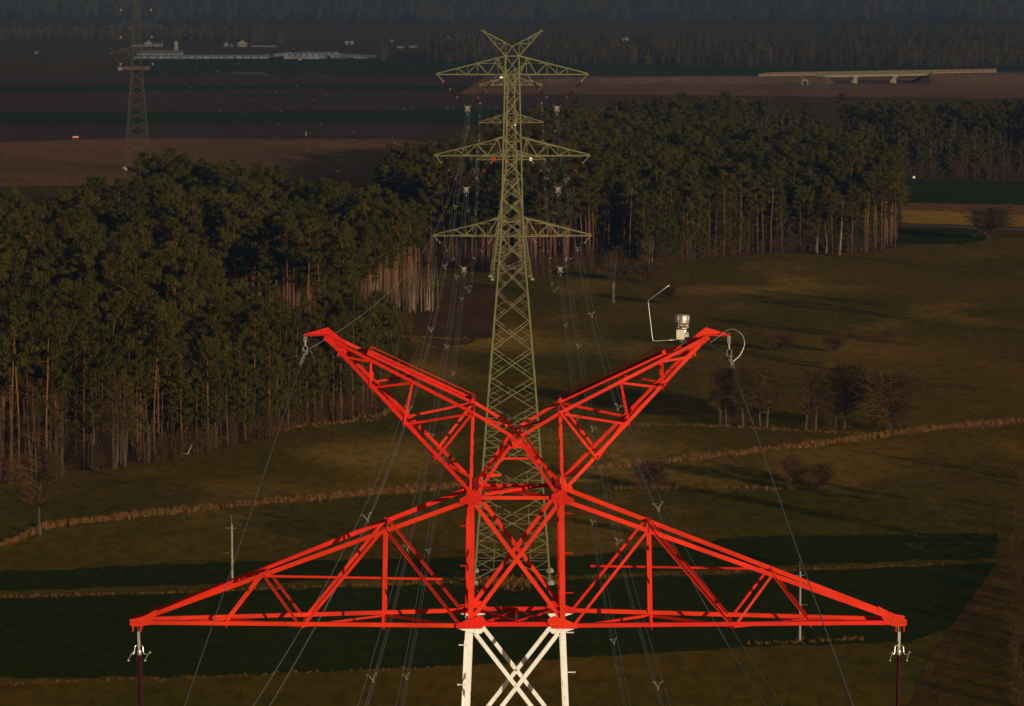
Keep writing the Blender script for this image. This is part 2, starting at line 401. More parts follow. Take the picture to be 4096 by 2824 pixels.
# horizontal frames at the top strut and the arm level, with their plan bracing
def frame_level(z, m, wd, name, mid=False):
    h = halfw(z)
    for sy in (-1, 1):
        mb = MB(); mb.angle((-h, sy*h*0.98, z), (h, sy*h*0.98, z), wd, 0.008, (0, -1, 0), -1, True, 0.006, m)
        mb.build('horizontal_strut', RW, T1)
    for sx in (-1, 1):
        mb = MB(); mb.angle((sx*h, -h*0.9, z + 0.05), (sx*h, h*0.9, z + 0.05), wd*0.8, 0.008, (0, 0, 1), 1, True, 0.0, m)
        mb.build('horizontal_strut', RW, T1)
frame_level(ZT - 0.02, 0, 0.062, 'top'); frame_level(ZB, 0, 0.075, 'low')
h = halfw(ZT)
mb = MB(); mb.angle((-h*0.75, -h*0.9, ZT + 0.06), (h*0.9, h*0.85, ZT + 0.06), 0.055, 0.007, (0, 0, 1), 1, True, 0.0)
mb.build('plan_brace', RW, T1)
mb = MB(); mb.angle((-h*0.9, h*0.85, ZT + 0.01), (h*0.85, -h*0.9, ZT + 0.01), 0.055, 0.007, (0, 0, 1), 1, True, 0.0)
mb.build('plan_brace', RW, T1)
h = halfw(ZB)
for x0, y0 in ((-1, -1), (1, -1), (-1, 1), (1, 1)):
    mb = MB(); s_ = 0.03 if y0 > 0 else -0.02
    mb.angle((x0*h*0.9, y0*h*0.88, ZB + s_), (0.0, -y0*h*0.02 + (h*0.86 if y0 < 0 else -h*0.8)*1.0, ZB + s_ + 0.02), 0.045, 0.007, (0, 0, 1), 1, True, 0.0)
    mb.build('plan_brace', RW, T1)
mb = MB(); mb.angle((0, -h*0.95, ZB + 0.03), (0, h*0.95, ZB + 0.03), 0.05, 0.007, (0, 0, 1), 1, True, 0.0)
mb.build('plan_brace', RW, T1)
# gusset plates with bolts
def gusset(pts, yface, bolts, m=0, parent=None, name='gusset_plate'):
    mb = MB(); y = yface
    mb.plate([(x, y, z) for x, z in pts], (0, -1, 0), 0.014, m)
    for bx, bz in bolts:
        mb.lathe((bx, y - 0.013, bz), (0, -1, 0), [(0, 0.0135), (0.014, 0.0125)], 6, m)
    return mb.build(name, RW, parent or T1)
def zx(dx, v, Y):        # photo (offset from centre, row) -> local x,z on plane Y
    p = at(2066.7 + dx, v, Y); return (p.x - XC1, p.z)
for face in (-1, 1):
    Yf = Y1 + face*0.80
    for sx in (-1, 1):
        yl = face*0.80*0.98 - 0.030
        def q(dx, v):
            x, z = zx(dx, v, Y1 - 0.80); return (x*sx, z)
        top = [q(137, 1993), q(140, 1977), q(171, 1961), q(199, 1962), q(203, 1982), q(229, 1996), q(229, 2011), q(194, 2018), q(151, 2018)]
        bt = [q(195 + 9*0, 1976 + 12*k) for k in range(4)] + [q(160 + 0*k, 1990) for k in range(1)] + [q(172, 1990), q(150, 1990), q(164, 2007), q(170, 2013), q(206, 1993), q(214, 1998), q(223, 2003), q(196, 1967)]
        gusset(top, yl, bt)
        low = [q(122, 2488), q(128, 2472), q(150, 2462), q(196, 2478), q(226, 2490), q(242, 2495), q(242, 2512), q(206, 2514), q(140, 2514)]
        bl = [q(134 + 12*k, 2503) for k in range(4)] + [q(186, 2503), q(206, 2503), q(219, 2503), q(232, 2503), q(186, 2487), q(160, 2485), q(166, 2477)]
        gusset(low, yl - 0.001, bl)
        lw = [q(126, 2514), q(140, 2532), q(160, 2537), q(176, 2529), q(196, 2526), q(232, 2515)]
        gusset(lw, yl, [q(190, 2520), q(165, 2523), q(160, 2531)], 1)

# ------------------------------------------------------------------ crossarm builder (shared by the levels of the near pylon)
def arm_shift(k, dz, grow):
    x, h_, z = N[k]
    return (x + grow*(1 if k not in ('A0', 'B0') else (halfw(z + dz) - halfw(z))/max(grow, 1e-6) if grow else 0), h_, z + dz)
def crossarm(side, dz=0.0, grow=0.0, detail=True, m=0, sxx=1.0):
    def Q(k, face):
        x, hh, z = arm_shift(k, dz, grow)
        if k in ('A0', 'B0'): hh = halfw(z)*0.98 if dz else hh
        return Vector((x*side*sxx, face*hh, z))
    arm = MB()
    # tip: two cheek plates, end plate and hanger bracket
    bt = Q('BT', -1); at_ = Q('AT', -1)
    for face in (-1, 1):
        y = face*0.165 - (0.012 if face < 0 else -0.012)
        x0 = bt.x; z0 = bt.z
        pts = [(x0 + side*0.06, y, z0 - 0.05), (x0 + side*0.06, y, z0 + 0.06), (x0 - side*0.16, y, z0 + 0.10), (x0 - side*0.42, y, z0 + 0.24),
               (x0 - side*0.38, y, z0 + 0.10), (x0 - side*0.30, y, z0 - 0.02), (x0 - side*0.16, y, z0 - 0.065)]
        arm.plate(pts, (0, face, 0), 0.014, m)
        for k in range(4): arm.lathe((x0 + side*0.02 - side*0.075*k, y + face*0.014, z0 + 0.0), (0, face, 0), [(0, 0.0135), (0.014, 0.012)], 6, m)
        for k in range(3): arm.lathe((x0 - side*(0.24 + 0.055*k), y + face*0.014, z0 + 0.075 + 0.022*k), (0, face, 0), [(0, 0.0135), (0.014, 0.012)], 6, m)
    arm.box((bt.x - side*0.05, 0, bt.z - 0.062), (0.17, 0.31, 0.016), m)
    arm.box((bt.x - side*0.05 - 0.07, 0, bt.z - 0.122), (0.016, 0.26, 0.106), m)
    arm.box((bt.x - side*0.05 + 0.07, 0, bt.z - 0.122), (0.016, 0.26, 0.106), m)
    A = arm.build('crossarm', RW, T1)
    def mem(p, q_, wd, name, n=(0, -1, 0), edge=1, away=True, off=0.0):
        wd *= 0.88 if name != 'chord' else 0.97
        mb = MB(); mb.angle(p, q_, wd, 0.007, n, edge, away, off, m); return mb.build(name, RW, A)
    for face in (-1, 1):
        a0, mm1, mm2, att = Q('A0', face), Q('M1', face), Q('M2', face), Q('AT', face)
        b0, b3, b2, b1, btt = Q('B0', face), Q('B3', face), Q('B2', face), Q('B1', face), Q('BT', face)
        att2 = Vector((bt.x - side*0.10, face*0.16, bt.z + 0.05))
        mem(a0, att2, 0.080, 'chord', edge=side if side > 0 else -1, off=0.0)
        mem(b0, btt, 0.074, 'chord', edge=-side, off=0.002)
        if face > 0:
            pass
        o = -0.016
        # "\" members (going down away from / towards the body) have the outstanding flange towards the viewer
        dn = lambda p, q_, wd, nm='web_brace': mem(p, q_, wd, nm, off=o, edge=(-1 if side > 0 else -1), away=False)
        up = lambda p, q_, wd, nm='web_brace': mem(p, q_, wd, nm, off=o - 0.004, edge=1, away=True)
        if side > 0:
            up(b0 + Vector((0.18, 0, 0)), mm1, 0.055); dn(mm1, b2 - Vector((0.05, 0, 0)), 0.062); up(b2 + Vector((0.06, 0, 0)), mm2, 0.050); dn(mm2, b1, 0.050)
        else:
            dn(mm1, b0 - Vector((0.18, 0, 0)), 0.055); up(b2 + Vector((0.05, 0, 0)), mm1, 0.062); dn(mm2, b2 - Vector((0.06, 0, 0)), 0.050); up(b1, mm2, 0.050)
        mem(mm1, b3, 0.050, 'web_brace', off=o + 0.004, edge=1, away=(side < 0))
        # horizontal tie half way up: front face on the left arm, back face on the right arm
        if (side < 0 and face < 0) or (side > 0 and face > 0):
            t_ = (mm2.z - 0.03)
            xe = b0.x + (mm1.x - b0.x)*(t_ - b0.z)/(mm1.z - b0.z)
            mem(Vector((mm2.x + (0.02 if side < 0 else -0.02), mm2.y, t_)), Vector((xe - side*0.22, face*hd_arm(xe), t_)), 0.042, 'tie', off=-0.03, edge=-1, away=True)
    # cross struts between the two faces and bottom plan bracing
    for k in ('M1', 'M2'):
        mem(Q(k, -1), Q(k, 1), 0.05, 'cross_strut', n=(0, 0, 1), off=-0.02)
    ks = ['B0', 'B3', 'B2', 'B1', 'BT']
    for i, (ka, kb) in enumerate(zip(ks, ks[1:])):
        f0 = -1 if i % 2 == 0 else 1
        mem(Q(ka, f0), Q(kb, -f0), 0.05, 'plan_brace', n=(0, 0, 1), off=-0.02)
        if i: mem(Q(ka, -1), Q(ka, 1), 0.045, 'plan_brace', n=(0, 0, 1), off=-0.045)
    return A, Q('BT', 0)
tips = {}
for lv_, (dz, grow, m) in enumerate(((0, 0, 0), (-8.8, 0.35, 0), (-17.6, 0.7, 0))):
    for side in (-1, 1):
        a_, p_ = crossarm(side, dz, grow, lv_ == 0, m, 0.995 if side < 0 else 1.004)
        tips[(lv_, side)] = Vector((p_.x + XC1 - side*0.05, Y1, p_.z - 0.12))

# ------------------------------------------------------------------ V-shaped earth-wire peaks
def vee(side):
    hk = MB()
    # bent hook plate at the tip: folded sheet with a web standing on a base flange
    def hp(dx, y): x, hh, z = C1(dx, y); return (x*side, z)
    outer = [hp(988, 164), hp(880, 133), hp(845, 160), hp(795, 207), hp(812, 222), hp(880, 166)]
    hk.plate([(x, -0.012, z) for x, z in outer], (0, 1, 0), 0.014, 0)
    b0 = hp(990, 167); b1 = hp(878, 168)
    hk.plate([(b0[0], -0.07, b0[1]), (b0[0], 0.07, b0[1]), (b1[0], 0.09, b1[1]), (b1[0], -0.09, b1[1])], (0, 0, -1), 0.012, 0)
    x0, x1 = b1, hp(795, 212)
    hk.plate([(x0[0], -0.09, x0[1]), (x0[0], 0.09, x0[1]), (x1[0], 0.20, x1[1]), (x1[0], -0.20, x1[1])], (0, 0, -1), 0.010, 0)
    arm = hk.build('peak_arm', RW, T1)
    def Q(k, f, dz=0.0, dxx=0.0):
        x, hh, z = N[k]; return Vector(((x + dxx)*side, f*hh, z + dz))
    def mem(p, q_, wd, name, n=(0, -1, 0), edge=1, away=True, off=0.0):
        wd *= 0.86 if name != 'chord' else 0.92
        mb = MB(); mb.angle(p, q_, wd, 0.007, n, edge, away, off, 0); return mb.build(name, RW, arm)
    for f in (-1, 1):
        lo = [Q(k, f) for k in ('L0', 'TIP')]
        mem(lo[0], Q('TIP', f), 0.068, 'chord', edge=side, off=0.0)
        mem(Q('APX', f), Q('U1', f), 0.062, 'chord', edge=1 if side > 0 else -1, off=0.0)
        mem(Q('U1', f), Q('TIP', f), 0.062, 'chord', edge=1 if side > 0 else -1, off=0.003)
        o = -0.014
        def web(a, b, wd=0.048, toward=False):
            mem(a, b, wd, 'web_brace', off=o, edge=-1 if toward else 1, away=not toward)
        web(Q('L0', f), Q('U1', f), 0.054, side > 0)
        web(Q('L1', f), Q('U1', f), 0.050, side > 0)
        web(Q('L2', f, 0.0, -0.02), Q('U1', f, -0.03, 0.08), 0.048)
        web(Q('L2', f), Q('U2', f), 0.045, side < 0)
        web(Q('L3', f), Q('U2', f, -0.02, 0.04), 0.045)
        web(Q('L3', f), Q('U3', f), 0.045, side < 0)
        web(Q('L4', f), Q('U3', f, 0, 0.02), 0.045)
        # stiffener close to the tip with small plate
        a = Q('L4', f, 0.01, 0.06); b = Q('TIP', f, -0.11, -0.30)
        web(a, Vector((side*(N['TIP'][0] - 0.27), f*0.30, N['TIP'][2] - 0.16)), 0.045)
        gp_ = MB(); t_ = Q('TIP', f); y = t_.y + (-0.016 if f < 0 else 0.004)
        gp_.plate([(t_.x + side*0.02, y, t_.z + 0.03), (t_.x - side*0.28, y, t_.z - 0.10), (t_.x - side*0.30, y, t_.z - 0.20), (t_.x - side*0.16, y, t_.z - 0.20), (t_.x + side*0.05, y, t_.z - 0.03)], (0, -1, 0), 0.010, 0)
        for k in range(3): gp_.lathe((t_.x - side*(0.04 + 0.08*k), y - 0.01, t_.z - 0.02 - 0.05*k), (0, -1, 0), [(0, 0.012), (0.012, 0.012)], 6, 0)
        gp_.build('gusset_plate', RW, arm)
    # struts across, front to back
    for k in ('L1', 'L2', 'L3', 'U1', 'U2', 'U3'):
        mem(Q(k, -1), Q(k, 1), 0.045, 'cross_strut', n=(0, 0, 1) if k != 'L1' else (-side, 0, 0), off=-0.01)
    for a, b in (('L0', 'L1'), ('L1', 'L2'), ('L2', 'L3'), ('L3', 'L4')):
        s_ = 1 if a in ('L0', 'L2') else -1
        mem(Q(a, s_), Q(b, -s_), 0.042, 'plan_brace', n=(-0.6*side, 0, -1), off=-0.03)
    mem(Q('U1', -1), Q('APX', 1), 0.045, 'plan_brace', n=(0, 0, 1), off=-0.02)
    # walkway channel with tread lugs, on top of the upper chords
    def wp(dx, y, yo):
        x, hh, z = C1(dx, y + 9); return Vector((x*side, yo, z))
    e0 = wp(690, 252, -0.12); e1 = wp(212, 486, -0.12)
    d = (e1 - e0).normalized(); up = Vector((-d.z*side, 0, d.x*side)); up = up if up.z > 0 else -up
    wk = MB()
    for yo, hgt in ((-0.26, 0.05), (0.26, 0.05)):
        q0 = e0 + Vector((0, yo + 0.12, 0)); q1 = e1 + Vector((0, yo + 0.12, 0))
        wk.loft([[p + Vector((0, -0.006, 0)), p + Vector((0, 0.006, 0)), p + Vector((0, 0.006, 0)) + up*hgt, p + Vector((0, -0.006, 0)) + up*hgt] for p in (q0, q1)], 0)
    wk.loft([[p + Vector((0, -0.254 + 0.12, 0)), p + Vector((0, 0.254 + 0.12, 0)), p + Vector((0, 0.254 + 0.12, 0)) + up*0.008, p + Vector((0, -0.254 + 0.12, 0)) + up*0.008] for p in (e0, e1)], 0)
    L_ = (e1 - e0).length
    for i in range(10):
        p = e0 + d*(0.05 + (L_ - 0.1)*i/9)
        for yo in (-0.08, 0.12, 0.30):
            c = p + Vector((0, yo, 0)) + up*0.012
            wk.loft([[c - d*0.035 + Vector((0, -0.02, 0)), c + d*0.035 + Vector((0, -0.02, 0)), c + d*0.01 + up*0.035 + Vector((0, -0.02, 0))],
                     [c - d*0.035 + Vector((0, 0.02, 0)), c + d*0.035 + Vector((0, 0.02, 0)), c + d*0.01 + up*0.035 + Vector((0, 0.02, 0))]], 0)
    for p in (e0, e1):
        wk.loft([[p + d*a_ + Vector((0, b_, 0)) + up*0.0 for a_, b_ in ((-0.03, -0.16), (0.03, -0.16), (0.03, 0.40), (-0.03, 0.40))],
                 [p + d*a_ + Vector((0, b_, 0)) + up*0.095 for a_, b_ in ((-0.03, -0.16), (0.03, -0.16), (0.03, 0.40), (-0.03, 0.40))]], 0)
    W = wk.build('walkway', RW, arm)
    rl = MB(); rl.tube([e0 + Vector((0, 0.42, 0)) + up*0.10, e1 + Vector((0, 0.42, 0)) + up*0.10], 0.009, 6)
    for p in (e0, e1): rl.bar(p + Vector((0, 0.42, 0)), p + Vector((0, 0.42, 0)) + up*0.11, 0.06, 0.012, up=tuple(d))
    rl.build('safety_rail', RW, W)
    return arm
for side in (-1, 1): vee(side)
# centre A-frame carrying the apex
for f in (-1, 1):
    for side in (-1, 1):
        mb = MB(); a = P3('TB', side, f); b = P3('APB', side, f)
        a.x -= side*0.05
        mb.angle(a, b, 0.055, 0.007, (0, -1, 0), 1, side < 0 or f < 0, -0.012 - 0.006*(side > 0)); mb.build('peak_leg', RW, T1)
        # raking members from the back node to the front apex
        if f > 0:
            mb = MB(); a2 = P3('TB', side, 1); b2 = P3('APB', side, -1)
            mb.angle(a2, b2 + Vector((0, 0.05, 0)), 0.042, 0.007, (side*0.7, -0.2, 0.7), 1, False, 0.0); mb.build('peak_brace', RW, T1)
    def q(dx, y): x, hh, z = C1(abs(dx), y); return (math.copysign(x, dx), z)
    yl = f*0.8 - 0.03
    pl = [q(-30, 632), q(-6, 640), q(6, 640), q(30, 632), q(26, 655), q(18, 678), q(-18, 678), q(-26, 655)]
    gusset(pl, yl, [q(-24, 638), q(24, 638), q(-17, 644), q(17, 644), q(-6, 660), q(6, 660), q(-18, 670), q(18, 670)])
    zz = q(0, 682)[1]; mb = MB(); mb.angle((-0.11, f*0.79, zz), (0.11, f*0.79, zz), 0.04, 0.007, off=-0.01); mb.build('horizontal_strut', RW, T1)
zz = C1(0, 735)[2]; mb = MB(); mb.angle((-0.275, -0.79, zz), (0.275, -0.79, zz), 0.038, 0.006, edge=-1, off=-0.024); mb.build('horizontal_strut', RW, T1)
for x_ in (-0.06, 0.06):
    mb = MB(); mb.angle((x_, -0.76, N['APX'][2] - 0.0), (x_, 0.80, N['APX'][2] - 0.0), 0.05, 0.007, (0, 0, 1)); mb.build('cross_strut', RW, T1)
for sx in (-1, 1):
    x_ = sx*halfw(ZT); 
    mb = MB(); mb.angle((x_*0.92, -0.74, ZT + 0.13), (x_*0.92, 0.76, ZT + 0.13), 0.10, 0.007, (0, 0, 1)); mb.build('cross_strut', RW, T1)
# loose stub bars on the A-frame
mb = MB(); zq = C1(0, 818)[2]; mb.angle((-0.56, -0.60, zq), (-0.27, -0.60, zq), 0.05, 0.007, (0, -1, 0)); mb.build('stub_bar', RW, T1)
mb = MB(); zq = C1(0, 757)[2]; mb.angle((0.27, -0.55, zq), (0.42, -0.45, zq - 0.02), 0.05, 0.007, (0, -1, 0)); mb.build('stub_bar', RW, T1)
for sx in (-1, 1):
    for sy in (-1, 1):
        mb = MB(); mb.lathe((sx*4.62, sy*4.55, -0.2), (0, 0, 1), [(0, 0.55), (0.35, 0.55), (0.55, 0.35), (0.6, 0.3)], 12); mb.build('footing', M['concrete'], T1)

# ------------------------------------------------------------------ things hung on the near pylon
def lerp_prof(prof, z):
    for (z0, w0), (z1, w1) in zip(prof, prof[1:]):
        if z0 <= z <= z1: return w0 + (w1 - w0)*(z - z0)/(z1 - z0)
    return prof[-1][1] if z > prof[-1][0] else prof[0][1]
def sheds(z0, z1, r0, r1, pitch):
    prof = [(z0, 0.02)]; z = z0
    n = int((z1 - z0)/pitch)
    for i in range(n):
        rr = r1 if i % 2 == 0 else r1*0.84
        prof += [(z, r0), (z + pitch*0.42, rr), (z + pitch*0.60, rr), (z + pitch*0.75, r0)]
        z += pitch
    prof.append((z1, r0)); return prof
def near_insulator(side):
    p = tips[(0, side)]
    lean = Vector((0.022 if side < 0 else -0.010, 0, -1)).normalized()
    top = Vector((p.x + (0.02 if side < 0 else 0.0), p.y, p.z + 0.02))
    t = empty('insulator_string', top)
    tag(t, 'long brown ribbed insulator with arcing horns under the %s tip of the red crossarm' % ('left' if side < 0 else 'right'), 'insulator', 'insulators hanging from the near crossarm tips')
    o = Vector((0, 0, 0)); g_ = lambda s: o + lean*s
    mb = MB(); mb.bar(g_(0.0), g_(0.335), 0.046, 0.014, up=(0, -1, 0)); mb.bar(g_(0.26), g_(0.40), 0.038, 0.030, up=(0, -1, 0))
    mb.tube([Vector((0.03*math.cos(a), 0, 0.005 + 0.03*math.sin(a))) for a in [k*math.pi/6 for k in range(13)]], 0.008, 6, caps=False)
    mb.lathe(g_(0.285) + Vector((0, -0.022, 0)), (0, -1, 0), [(0, 0.012), (0.012, 0.012)], 6)
    mb.build('link_plate', M['alu'], t)
    for s in (-1, 1):
        hb = MB(); c = g_(0.34)
        pts = [c + Vector((s*0.02, -0.02, 0)), c + Vector((s*0.055, -0.02, 0.002)), c + Vector((s*0.072, -0.03, -0.02)), c + Vector((s*0.078, -0.04, -0.11)),
               c + Vector((s*0.095, -0.05, -0.145)), c + Vector((s*0.125, -0.05, -0.150)), c + Vector((s*(0.14 if s < 0 else 0.165), -0.06, -0.15))]
        hb.tube(pts, 0.0085, 7)
        e = pts[-1]; e1 = e + Vector((-0.035 if s < 0 else -0.045, -0.12, -0.085)); 
        hb.tube([e, e1], 0.008, 7); hb.ball(e1, 0.021); 
        e2 = e + Vector((0.022, 0.10, 0.02)); hb.tube([e, e2], 0.008, 7); hb.ball(e2, 0.021)
        hb.build('arcing_horn', M['alu'], t)
    mb = MB(); mb.lathe(g_(0.40), lean, [(0, 0.026), (0.03, 0.040), (0.10, 0.042), (0.11, 0.036)], 14); mb.build('end_cap', M['alu'], t, True)
    mb = MB(); mb.lathe(g_(0.505), lean, sheds(0, 3.9, 0.032, 0.056, 0.0235), 14); mb.build('ribbed_rod', M['insul'], t)
    mb = MB(); mb.lathe(g_(4.40), lean, [(0, 0.04), (0.1, 0.042), (0.13, 0.02), (0.25, 0.02)], 10); mb.bar(g_(4.6) - Vector((0.25, 0, 0)), g_(4.6) + Vector((0.25, 0, 0)), 0.10, 0.02)
    mb.build('yoke_plate', M['alu'], t)
    return top + lean*4.65
near_ends = {s: near_insulator(s) for s in (-1, 1)}
for lv_ in (1, 2):
    for s in (-1, 1):
        p = tips[(lv_, s)]; t = empty('insulator_string', p)
        tag(t, 'long brown insulator under the %s tip of the red pylon\'s %s crossarm' % ('left' if s < 0 else 'right', 'second' if lv_ == 1 else 'third'), 'insulator', 'insulators on the lower crossarms of the near pylon')
        mb = MB(); mb.bar((0, 0, 0), (0, 0, -0.42), 0.046, 0.014); mb.build('link_plate', M['alu'], t)
        mb = MB(); mb.lathe((0, 0, -0.42), (0, 0, -1), sheds(0, 4.0, 0.03, 0.05, 0.0705), 10); mb.build('ribbed_rod', M['insul'], t)

# earth-wire clamps and loop cable
def PX(u, v, y=66.0): return at(u, v, y)
ZR = lambda x, y: (2550 + x*0.2381, 1120 + y*0.2381)
ZL = lambda x, y: (1180 + x*0.2005, 1280 + y*0.2005)
def rel(pts, o): return [Vector(p) - o for p in pts]
def clamp(side):
    Z = ZR if side > 0 else ZL
    if side > 0: P0 = (1540, 900); pl = (1538, 1000); l1 = (1538, 1060); l2 = (1543, 1150); lp = (1540, 1200); cl = (1540, 1285); dn_ = [(1545, 1290), (1570, 1350), (1595, 1390), (1605, 1460)]; sp = (1570, 1435)
    else: P0 = (208, 290); pl = (207, 360); l1 = (205, 430); l2 = (208, 500); lp = (205, 560); cl = (205, 620); dn_ = [(215, 620), (195, 700), (160, 780), (105, 910)]; sp = (165, 850)
    o = PX(*Z(*P0)); t = empty('suspension_clamp', o)
    tag(t, 'grey earth-wire hanger clamp below the %s hook of the red peak' % ('right' if side > 0 else 'left'), 'clamp', 'earth-wire clamps on the near pylon')
    z = lambda q, dy=0: PX(*Z(*q), y=66.0 + dy) - o
    mb = MB(); mb.lathe(z(P0), (0, 0, -1), [(-0.02, 0.009), (0.05, 0.009)], 8); mb.bar(z(P0) + Vector((0, 0, -0.04)), z(l1), 0.062, 0.012); mb.build('hanger_plate', M['galvdark'], t)
    mb = MB(); mb.bar(z(l1), z(l2), 0.022, 0.016); mb.ball(z(l1), 0.018); mb.ball(z(l2), 0.016)
    c = z(lp); rr = 0.042
    mb.tube([z(l2), c + Vector((-rr, 0, 0.01)), c + Vector((-rr, 0, -0.03)), z(cl) + Vector((-0.04, 0, 0.02))], 0.006, 6)
    mb.tube([z(l2), c + Vector((rr, 0, 0.01)), c + Vector((rr, 0, -0.03)), z(cl) + Vector((0.04, 0, 0.02))], 0.006, 6)
    mb.build('shackle', M['galv'], t)
    mb = MB(); k = z(cl); mb.box(tuple(k + Vector((0, 0, 0.012))), (0.10, 0.16, 0.018)); mb.tube([k + Vector((-0.005, -0.13, -0.03)), k + Vector((0, 0, -0.008)), k + Vector((0.005, 0.13, -0.01))], 0.026, 10)
    for a in (-0.035, 0.035): mb.lathe(k + Vector((a, -0.04, 0.02)), (0, 0, -1), [(0, 0.010), (0.075, 0.010)], 6); mb.lathe(k + Vector((a, 0.05, 0.02)), (0, 0, -1), [(0, 0.010), (0.065, 0.010)], 6)
    mb.build('clamp_body', M['galvdark'], t)
    # spiral vibration damper wound round the wire
    mb = MB(); pts = []
    q0, q1 = (z(dn_[1], -0.5), z(dn_[3], -1.6))
    for i in range(61):
        f_ = i/60; a = f_*2*math.pi*5; c = q0.lerp(q1, f_)
        pts.append(c + Vector((math.cos(a)*0.024, 0, math.sin(a)*0.024)))
    mb.tube(pts, 0.0075, 5); mb.build('damper_coil', M['alu'], t)
    return o + z(cl)
cl_pts = {s: clamp(s) for s in (-1, 1)}
o = cl_pts[1]
loop = [(1600, 1385), (1650, 1330), (1705, 1285), (1760, 1190), (1790, 1110), (1796, 1040), (1780, 970), (1745, 910), (1690, 858), (1640, 832), (1585, 825), (1530, 838), (1470, 868), (1400, 920), (1330, 975), (1270, 1020), (1215, 1055)]
t = MB(); pts = [PX(*ZR(*p), y=65.6 + 0.4*i/16) for i, p in enumerate(loop)]
# smooth the loop
sm = []
for i in range(len(pts) - 1):
    for k in range(3): 
        a = pts[max(i-1, 0)]; b = pts[i]; c = pts[i+1]; d = pts[min(i+2, len(pts)-1)]; s = k/3
        sm.append(0.5*((2*b) + (c - a)*s + (2*a - 5*b + 4*c - d)*s*s + (3*b - a - 3*c + d)*s**3))
sm.append(pts[-1])
t.tube(sm, 0.0085, 7)
tag(t.build('jumper_cable', M['galv'], None, True), 'grey cable bowed in a loop from the right clamp to the peak tip', 'cable')
lt = MB(); pts = [PX(*ZL(*p), y=66.1) for p in ((250, 590), (290, 600), (320, 640), (345, 720), (400, 800), (450, 830), (510, 825))]
lt.tube(pts, [0.02, 0.034, 0.030, 0.012, 0.007, 0.005, 0.004], 8)
tag(lt.build('cable_tail', M['black'], None, True), 'short dark cable end curling away beside the left clamp', 'cable')

# instrument on the right-hand peak
o = PX(*ZR(722, 1090), y=65.75)
S1 = empty('sensor_unit', o); tag(S1, 'silver eight-sided instrument on a white box at the top of the right-hand peak', 'instrument')
def S(x, y, dy=0.0): return PX(*ZR(x, y), y=65.75 + dy) - o
mb = MB()
c = S(750, 690, 0.06); h8 = (S(750, 585, .06) - c).z
mb.lathe(c, (0, 0, 1), [(0, 0.118), (0.02, 0.122), (h8 - 0.02, 0.122), (h8, 0.112), (h8 + 0.008, 0.05)], 8)
for k in range(8):
    a = k*math.pi/4 + 0.39 + 0.392
    mb.box(tuple(c + Vector((math.cos(a)*0.120, math.sin(a)*0.120, h8*0.50))), (0.014, 0.030, h8*0.66), 0, a)
mb.build('eight_sided_cap', M['alu'], S1)
mb = MB(); c = S(750, 700, .06); mb.lathe(c, (0, 0, -1), [(-0.012, 0.125), (0.0, 0.132), (0.018, 0.126), (0.026, 0.10)], 24); mb.build('collar_ring', M['alu'], S1, True)
mb = MB(); c = S(752, 800, .06); hh = (S(752, 712, .06) - c).z
mb.lathe(c, (0, 0, 1), [(0, 0.085), (hh, 0.085)], 20, 0)
for k in range(8):
    a = k*math.pi/4; mb.tube([c + Vector((math.cos(a)*0.10, math.sin(a)*0.10, 0)), c + Vector((math.cos(a)*0.10, math.sin(a)*0.10, hh))], 0.010, 6, 1)
    a += 0.39; mb.ball(c + Vector((math.cos(a)*0.086, math.sin(a)*0.086, hh*0.5)), 0.028, 2, 8, 5)
mb.lathe(c, (0, 0, -1), [(-0.004, 0.112), (0.008, 0.112)], 20, 1)
mb.build('lens_drum', [M['darkglass'], M['alu'], M['brass']], S1)
mb = MB(); c = S(788, 900, 0.10); mb.lathe(c, (0, 0, 1), [(-0.06, 0.045), (0.12, 0.045)], 14); mb.build('mast_tube', M['alu'], S1, True)
mb = MB(); a = S(722, 915, 0.0); mb.box(tuple(a), (0.143, 0.06, 0.168)); 
for sx in (-1, 1):
    for sz in (-1, 1): mb.lathe(a + Vector((sx*0.050, -0.030, sz*0.060)), (0, -1, 0), [(0, 0.007), (0.004, 0.006)], 8, 1)
mb.build('junction_box', [M['boxgrey'], M['galvdark']], S1)
mb = MB(); a = S(828, 930, 0.08); mb.box(tuple(a), (0.07, 0.06, 0.055)); mb.ball(a + Vector((0.012, -0.02, 0.045)), 0.018); mb.bar(a + Vector((-0.05, 0, 0.02)), a + Vector((0.03, 0, 0.02)), 0.012); mb.build('side_lamp', M['alu'], S1)
mb = MB(); mb.lathe(S(735, 1000, 0.02), (0, 0, -1), [(0, 0.03), (0.03, 0.025), (0.05, 0.012)], 10, 0); mb.bar(S(765, 1010, 0.1), S(790, 1120, 0.1), 0.10, 0.03, m=1); mb.tube([S(700, 1010), S(705, 1070), S(735, 1150)], 0.006, 6, 1)
mb.build('mounting_bracket', [M['galvdark'], M['black']], S1)
rod = [(655, 1004), (510, 1012), (290, 1026), (262, 1012), (250, 975), (215, 680), (180, 385), (180, 352), (205, 325), (535, 86)]
mb = MB(); dd = [0, 0, 0, 0, 0, 0, 0, 0, -0.02, -0.25]
mb.tube([S(x, y, d_) for (x, y), d_ in zip(rod, dd)], 0.0075, 7); R1 = mb.build('bent_rod', M['alu'], S1, True)

